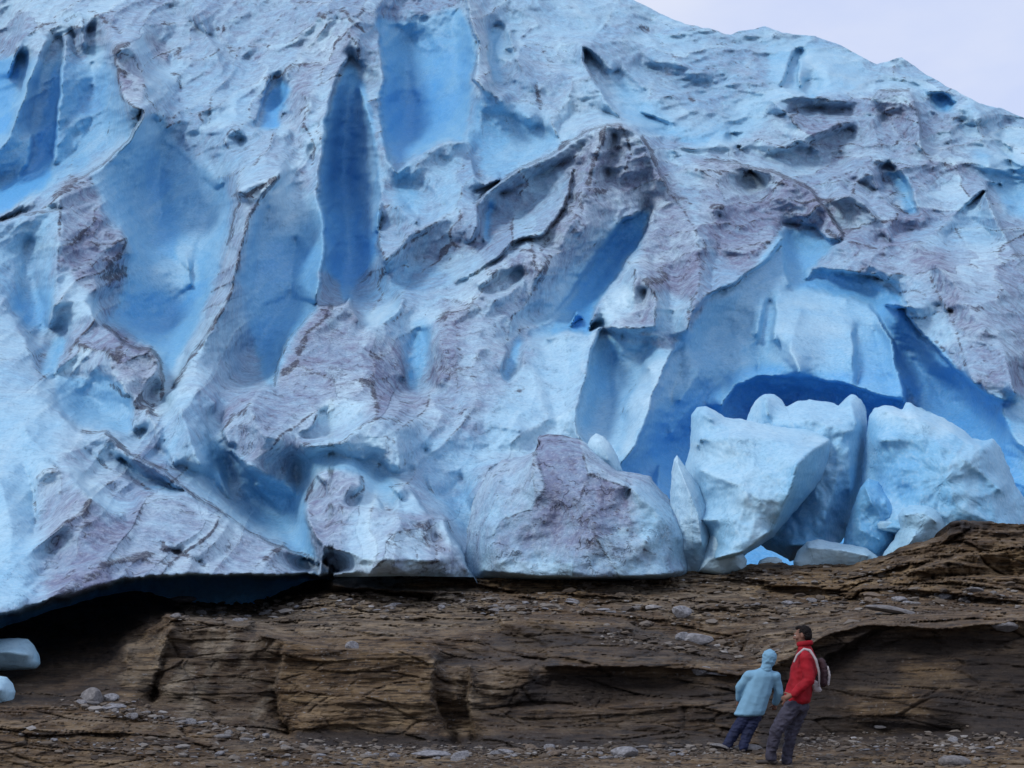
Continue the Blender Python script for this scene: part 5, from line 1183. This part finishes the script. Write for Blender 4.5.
def frame(fwd, up):
    f = Vector(fwd).normalized(); s_ = f.cross(Vector(up)).normalized(); u_ = s_.cross(f).normalized()
    return np.array([[s_.x, f.x, u_.x], [s_.y, f.y, u_.y], [s_.z, f.z, u_.z]])     # columns: right, forward, up
def add_head(b, c, M, k=1.0):
    L = lambda x, y, z: np.array(c) + M @ (np.array([x, y, z]) * k)
    b.ball(L(0, -.012, .025), np.array([.074, .094, .092]) * k, M); b.ball(L(0, .028, -.03), np.array([.056, .062, .078]) * k, M)
    b.ball(L(0, .062, -.088), .026 * k); b.ball(L(0, .086, .022), np.array([.05, .018, .014]) * k, M)
    b.limb([(L(0, .09, .012), .011 * k), (L(0, .108, -.022), .016 * k)]); b.ball(L(.014, .096, -.026), .009 * k); b.ball(L(-.014, .096, -.026), .009 * k)
    b.ball(L(0, .088, -.056), np.array([.024, .012, .007]) * k, M); b.ball(L(0, .084, -.067), np.array([.02, .012, .007]) * k, M)
    for s_ in (-1, 1):
        b.ball(L(.076 * s_, -.01, -.004), np.array([.012, .02, .032]) * k, M); b.ball(L(.04 * s_, .06, -.022), .03 * k)
    return L
def add_hand(b, w, d, side, k=1.0, curl=.5):
    """wrist w, direction d of the hand, side: direction of the thumb"""
    d = np.array(Vector(d).normalized()); t = np.array(side, float); t -= d * t.dot(d); t /= np.linalg.norm(t); n = np.cross(d, t)
    b.limb([(w, .026 * k), (w + d * .03 * k, .03 * k), (w + d * .07 * k, .033 * k)])
    for j, (o_, ln) in enumerate(((.030, .070), (.011, .078), (-.010, .073), (-.029, .058))):
        p0 = w + d * .085 * k + t * o_ * k; p1 = p0 + (d * .9 + n * .3 * curl) * ln * .45 * k; p2 = p1 + (d * .6 + n * .8 * curl) * ln * .3 * k; p3 = p2 + (d * .25 + n * .9 * curl) * ln * .25 * k
        b.limb([(p0, .0105 * k), (p1, .0095 * k), (p2, .009 * k), (p3, .0075 * k)])
    q0 = w + d * .03 * k + t * .03 * k; q1 = q0 + (d * .6 + t * .7) * .04 * k; q2 = q1 + (d * .9 + t * .1 + n * .3) * .032 * k
    b.limb([(q0, .014 * k), (q1, .011 * k), (q2, .009 * k)])
def shoe(name, ankle, toe_dir, parent, org, k=1.0):
    d = np.array(Vector((toe_dir[0], toe_dir[1], 0)).normalized()); M = frame(d, (0, 0, 1)); b = Body(); a = np.array(ankle)
    b.limb([(a + [0, 0, -.01], .046 * k), (a + [0, 0, -.05 * k], .046 * k)]); g = a + np.array([0, 0, -.068 * k])
    b.limb([(g - d * .045 * k, np.array([.036, .04, .028]) * k), (g + d * .06 * k, np.array([.042, .04, .028]) * k), (g + d * .15 * k + [0, 0, -.006], np.array([.045, .045, .022]) * k)], M)
    o = b.build('shoe', M_SHOE, parent, .008, org); return o
def person(label, group=None):
    o = bpy.data.objects.new('person', None); COL.objects.link(o); return tag(o, label, 'person', group)

# ---- the man in red: faces left, his left side towards the camera
YM = 17.6
def J(u, v, dy=0): return np.array(WV(u, v, YM + dy))
g0 = rock_at(780, 762)
root = person('man in a red jacket and grey trousers, a backpack on his back, looking left'); root.location = J(779, 766); org = np.array(root.location)
hc = J(802.5, 635.5); Mh = frame((-.92, .38, -.06), (.06, 0, 1))
b = Body(); L = add_head(b, hc, Mh)
neck = [(J(804, 641, .01), .056), (J(805, 652, .02), .062)]
b.limb(neck)
b.limb([(J(804, 655), (.09, .14, .08)), (J(803, 668), (.12, .165, .11)), (J(799, 686), (.11, .14, .10)), (J(797, 702), (.125, .155, .10))])
sl_, el, wr_ = J(806, 657, -.17), J(809, 680, -.22), J(792, 695, -.24)
sr, er, wr2 = J(802, 657, .18), J(797, 680, .22), J(790, 697, .20)
for s_, e_, w_ in ((sl_, el, wr_), (sr, er, wr2)): b.limb([(s_, .055), (e_, .042), (w_, .028)])
add_hand(b, wr_, (J(786, 698, -.22) - wr_), (0, 0, 1), 1.0); add_hand(b, wr2, (J(786, 703, .2) - wr2), (0, 0, 1), 1.0)
hipL, kneeL, ankL = J(794, 705, -.08), J(776, 731, -.10), J(771, 756, -.02)
hipR, kneeR, ankR = J(801, 706, .08), J(791, 733, .06), J(787, 759, .08)
# legs end on the ground itself
for h_, k_, a_ in ((hipL, kneeL, ankL), (hipR, kneeR, ankR)): b.limb([(h_, .085), (k_, .055), (a_, .036)])
b.build('body', M_SKIN, root, .0075, org, sm=3)
j = Body()
j.limb([(J(804.5, 645), (.078, .082, .03)), (J(805, 651, .01), (.095, .105, .05)), (J(805, 657), (.13, .19, .07)), (J(804, 670), (.165, .21, .11)), (J(800, 686), (.165, .195, .11)), (J(797, 701), (.175, .195, .07))], frame((-.92, .38, 0), (0, 0, 1)) @ np.array([[0, 1, 0], [1, 0, 0], [0, 0, 1]]) if False else None)
j.limb([(sl_, .088), (el, .072), (wr_ + (el - wr_) * .12, .052)]); j.limb([(sr, .085), (er, .07), (wr2 + (er - wr2) * .12, .052)])
jk = j.build('jacket', M_RED, root, .011, org, .009, 4, 5)
c = Body()
for k in range(26):
    a = k / 26 * 2 * math.pi; c.ball(J(804, 643.5, 0) + Mh @ np.array([.076 * math.cos(a), .086 * math.sin(a) - .01, -.006 * math.sin(a)]), (.018, .018, .034))
c.build('collar', M_RED, jk, .008, org)
t = Body()
t.limb([(J(797.5, 700), (.145, .165, .06)), (J(797.5, 708), (.14, .165, .07))])
t.limb([(hipL, .105), (hipL + (kneeL - hipL) * .5, .095), (kneeL, .078), (ankL + (0, 0, .03), .066), (ankL + (0, 0, -.02), .068)])
t.limb([(hipR, .105), (hipR + (kneeR - hipR) * .5, .092), (kneeR, .076), (ankR + (0, 0, .03), .064), (ankR + (0, 0, -.02), .066)])
t.build('trousers', M_GREY, root, .011, org, .012, 10, 3, 4.0)
h = Body()
h.ball(L(0, -.026, .04), (.083, .092, .085), Mh); h.ball(L(0, -.062, .0), (.072, .055, .075), Mh); h.ball(L(0, .03, .095), (.06, .05, .028), Mh)
h.build('hair', M_HAIR, root, .006, org, .008, 40, 2)
for s_ in (-1, 1):
    e = Body(); e.ball(L(.03 * s_, .083, .004), .0115); e.build('eye', M_EYE, root, .003, org, sm=1)
shoe('shoe', ankL, (-1, .35), root, org); shoe('shoe', ankR, (-1, .55), root, org)
# backpack, worn: a thing of its own
bp = bpy.data.objects.new('backpack', None); COL.objects.link(bp); bp.location = J(824, 690, .1); bo = np.array(bp.location)
tag(bp, 'dark backpack with pale straps and trim on the back of the man in red', 'backpack')
q = Body(); q.limb([(J(821, 662, .08), (.055, .11, .05)), (J(822.5, 672, .08), (.07, .13, .08)), (J(822, 682, .08), (.07, .13, .065))])
q.build('bag', M_BAG, bp, .009, bo, .006, 12)
q = Body(); q.limb([(J(827, 668, .06), (.02, .085, .03)), (J(828, 675, .06), (.026, .10, .045)), (J(827, 684, .06), (.022, .09, .03))]); q.build('pocket', M_PALE, bp, .008, bo, .004, 14)
q = Body(); q.limb([(J(815, 684, -.10), (.045, .03, .05)), (J(817, 690, -.06), (.06, .05, .035))]); q.build('side_pocket', M_PALE, bp, .008, bo, .004, 14)
for dy in (-.14, .14):
    q = Body(); dd = dy * 1.45
    q.limb([(J(819, 686, dy), .014), (J(819, 672, dy * 1.35), .016), (J(816, 660, dd), .018), (J(810, 650.5, dd * .85), .018), (J(804, 649, dd * .8), .016), (J(797, 655, dd * .9), .014), (J(794, 662, dd), .012)], None, .25)
    q.build('strap', M_PALE, bp, .007, bo)

# ---- the smaller figure in light blue, seen from behind, leaning to the right
YM = 18.75
root = person('person in a light blue jacket with the hood up and navy trousers, seen from behind'); root.location = J(735, 750); org = np.array(root.location)
hc = J(769, 659.5); Mh = frame((.15, .95, -.25), (.25, .1, 1)); kk_ = .88
b = Body(); L = add_head(b, hc, Mh, kk_)
b.limb([(J(767, 665, -.02), .048), (J(764, 672, -.03), .052)])
b.limb([(J(762, 675), (.14, .085, .07)), (J(758, 688), (.145, .09, .10)), (J(753, 702), (.12, .085, .10)), (J(750, 713), (.14, .095, .08))])
sl_, el, wr_ = J(749, 676, 0), J(739.5, 688, .06), J(739, 700, .16)
sr, er, wr2 = J(775, 677, 0), J(779, 692, .05), J(775, 704, .16)
for s_, e_, w_ in ((sl_, el, wr_), (sr, er, wr2)): b.limb([(s_, .045), (e_, .036), (w_, .024)])
add_hand(b, wr_, (0, .5, -.6), (1, 0, 0), .88); add_hand(b, wr2, (0, .5, -.6), (-1, 0, 0), .88)
hipL, kneeL, ankL = J(746, 716, 0), J(735.5, 731, .03), J(727, 744.5, .0)
hipR, kneeR, ankR = J(755, 717, 0), J(748, 732, .0), J(743, 746, -.02)
for h_, k_, a_ in ((hipL, kneeL, ankL), (hipR, kneeR, ankR)): b.limb([(h_, .075), (k_, .048), (a_, .032)])
b.build('body', M_SKIN, root, .007, org, sm=3)
j = Body()
j.limb([(J(766, 669, -.01), (.075, .08, .04)), (J(763, 674), (.16, .115, .06)), (J(762, 679), (.185, .12, .07)), (J(760, 686), (.18, .13, .09)), (J(755, 699), (.19, .135, .09)), (J(750.5, 711), (.20, .14, .06)), (J(749, 714), (.205, .14, .04))])
j.limb([(sl_, .072), (el, .06), (wr_ + (el - wr_) * .15, .05)]); j.limb([(sr, .072), (er, .06), (wr2 + (er - wr2) * .15, .05)])
j.limb([(J(764, 675, 0), .08), (sl_, .078)]); j.limb([(J(764, 675, 0), .08), (sr, .078)])
jk = j.build('jacket', M_BLUE, root, .011, org, .006, 3, 6, 2.0)
h = Body(); h.ball(L(0, -.03, .03), (.098, .105, .108), Mh); h.ball(L(0, -.03, -.03), (.09, .09, .09), Mh); h.limb([(L(0, -.03, -.06), .07), (J(766, 669, -.03), .075)])
h.build('hood', M_BLUE, jk, .009, org, .006, 14)
t = Body()
t.limb([(J(750.5, 708), (.15, .10, .06)), (J(750, 716), (.15, .105, .06))])
t.limb([(hipL, .088), (kneeL, .07), (ankL + (0, 0, -.01), .062)]); t.limb([(hipR, .088), (kneeR, .07), (ankR + (0, 0, -.01), .062)])
t.build('trousers', M_JEAN, root, .010, org, .010, 11, 3, 7.0)
shoe('shoe', ankL, (-.3, 1), root, org, .85); shoe('shoe', ankR, (.1, 1), root, org, .85)
print('ground under feet', rock_at(772, 763), rock_at(726, 748), WV(772, 763, 17.6), WV(726, 748, 18.75))
SKY_K = 8.2
# ---------------------------------------------------------------- camera, light, sky
cam = bpy.data.cameras.new('camera'); co = bpy.data.objects.new('camera', cam); COL.objects.link(co)
co.location = CAM; co.rotation_euler = (math.radians(90) + PITCH, 0, 0)
cam.sensor_width = 36; cam.lens = F / 1024 * 36; cam.clip_start = .1; cam.clip_end = 3000
SC.camera = co
SUN_EL, SUN_AZ = math.radians(44), math.radians(-128)      # azimuth clockwise from the view direction
wd = bpy.data.worlds.new('World'); SC.world = wd; wd.use_nodes = True
t = wd.node_tree; t.nodes.clear()
o = t.nodes.new('ShaderNodeOutputWorld'); bg = t.nodes.new('ShaderNodeBackground'); t.links.new(bg.outputs[0], o.inputs[0])
sk = t.nodes.new('ShaderNodeTexSky'); sk.sky_type = 'NISHITA'; sk.sun_disc = False; sk.sun_elevation = SUN_EL; sk.sun_rotation = SUN_AZ % (2 * math.pi)
# a closed cloud deck over the sky: broad pale lavender sheets
tc = t.nodes.new('ShaderNodeTexCoord'); mp = t.nodes.new('ShaderNodeMapping'); mp.inputs['Scale'].default_value = (1, 1, 2.2)
t.links.new(tc.outputs['Generated'], mp.inputs[0])
nz = t.nodes.new('ShaderNodeTexNoise'); nz.inputs['Scale'].default_value = 5.0; nz.inputs['Detail'].default_value = 5; t.links.new(mp.outputs[0], nz.inputs['Vector'])
rp = t.nodes.new('ShaderNodeValToRGB'); e = rp.color_ramp.elements
e[0].position = .38; e[0].color = (SKY_K * .80, SKY_K * .91, SKY_K * 1.24, 1); e[1].position = .68; e[1].color = (SKY_K * 1.0, SKY_K * 1.06, SKY_K * 1.25, 1)
t.links.new(nz.outputs['Fac'], rp.inputs[0])
mx = t.nodes.new('ShaderNodeMix'); mx.data_type = 'RGBA'; mx.inputs[0].default_value = .9
t.links.new(sk.outputs[0], mx.inputs[6]); t.links.new(rp.outputs[0], mx.inputs[7])
t.links.new(mx.outputs[2], bg.inputs[0]); bg.inputs[1].default_value = .1
sl = bpy.data.lights.new('sun', 'SUN'); so = bpy.data.objects.new('sun', sl); COL.objects.link(so)
sl.energy = 1.6; sl.angle = math.radians(16); sl.color = (1, .97, .93)
dv = Vector((math.sin(SUN_AZ) * math.cos(SUN_EL), math.cos(SUN_AZ) * math.cos(SUN_EL), math.sin(SUN_EL)))
so.rotation_euler = dv.to_track_quat('Z', 'Y').to_euler(); so.location = (0, 0, 60)
vs = SC.view_settings; vs.view_transform = 'Standard'; vs.look = 'None'; vs.gamma = 1; vs.exposure = 0; vs.use_curve_mapping = False
SC.cycles.max_bounces = 6; SC.cycles.diffuse_bounces = 5
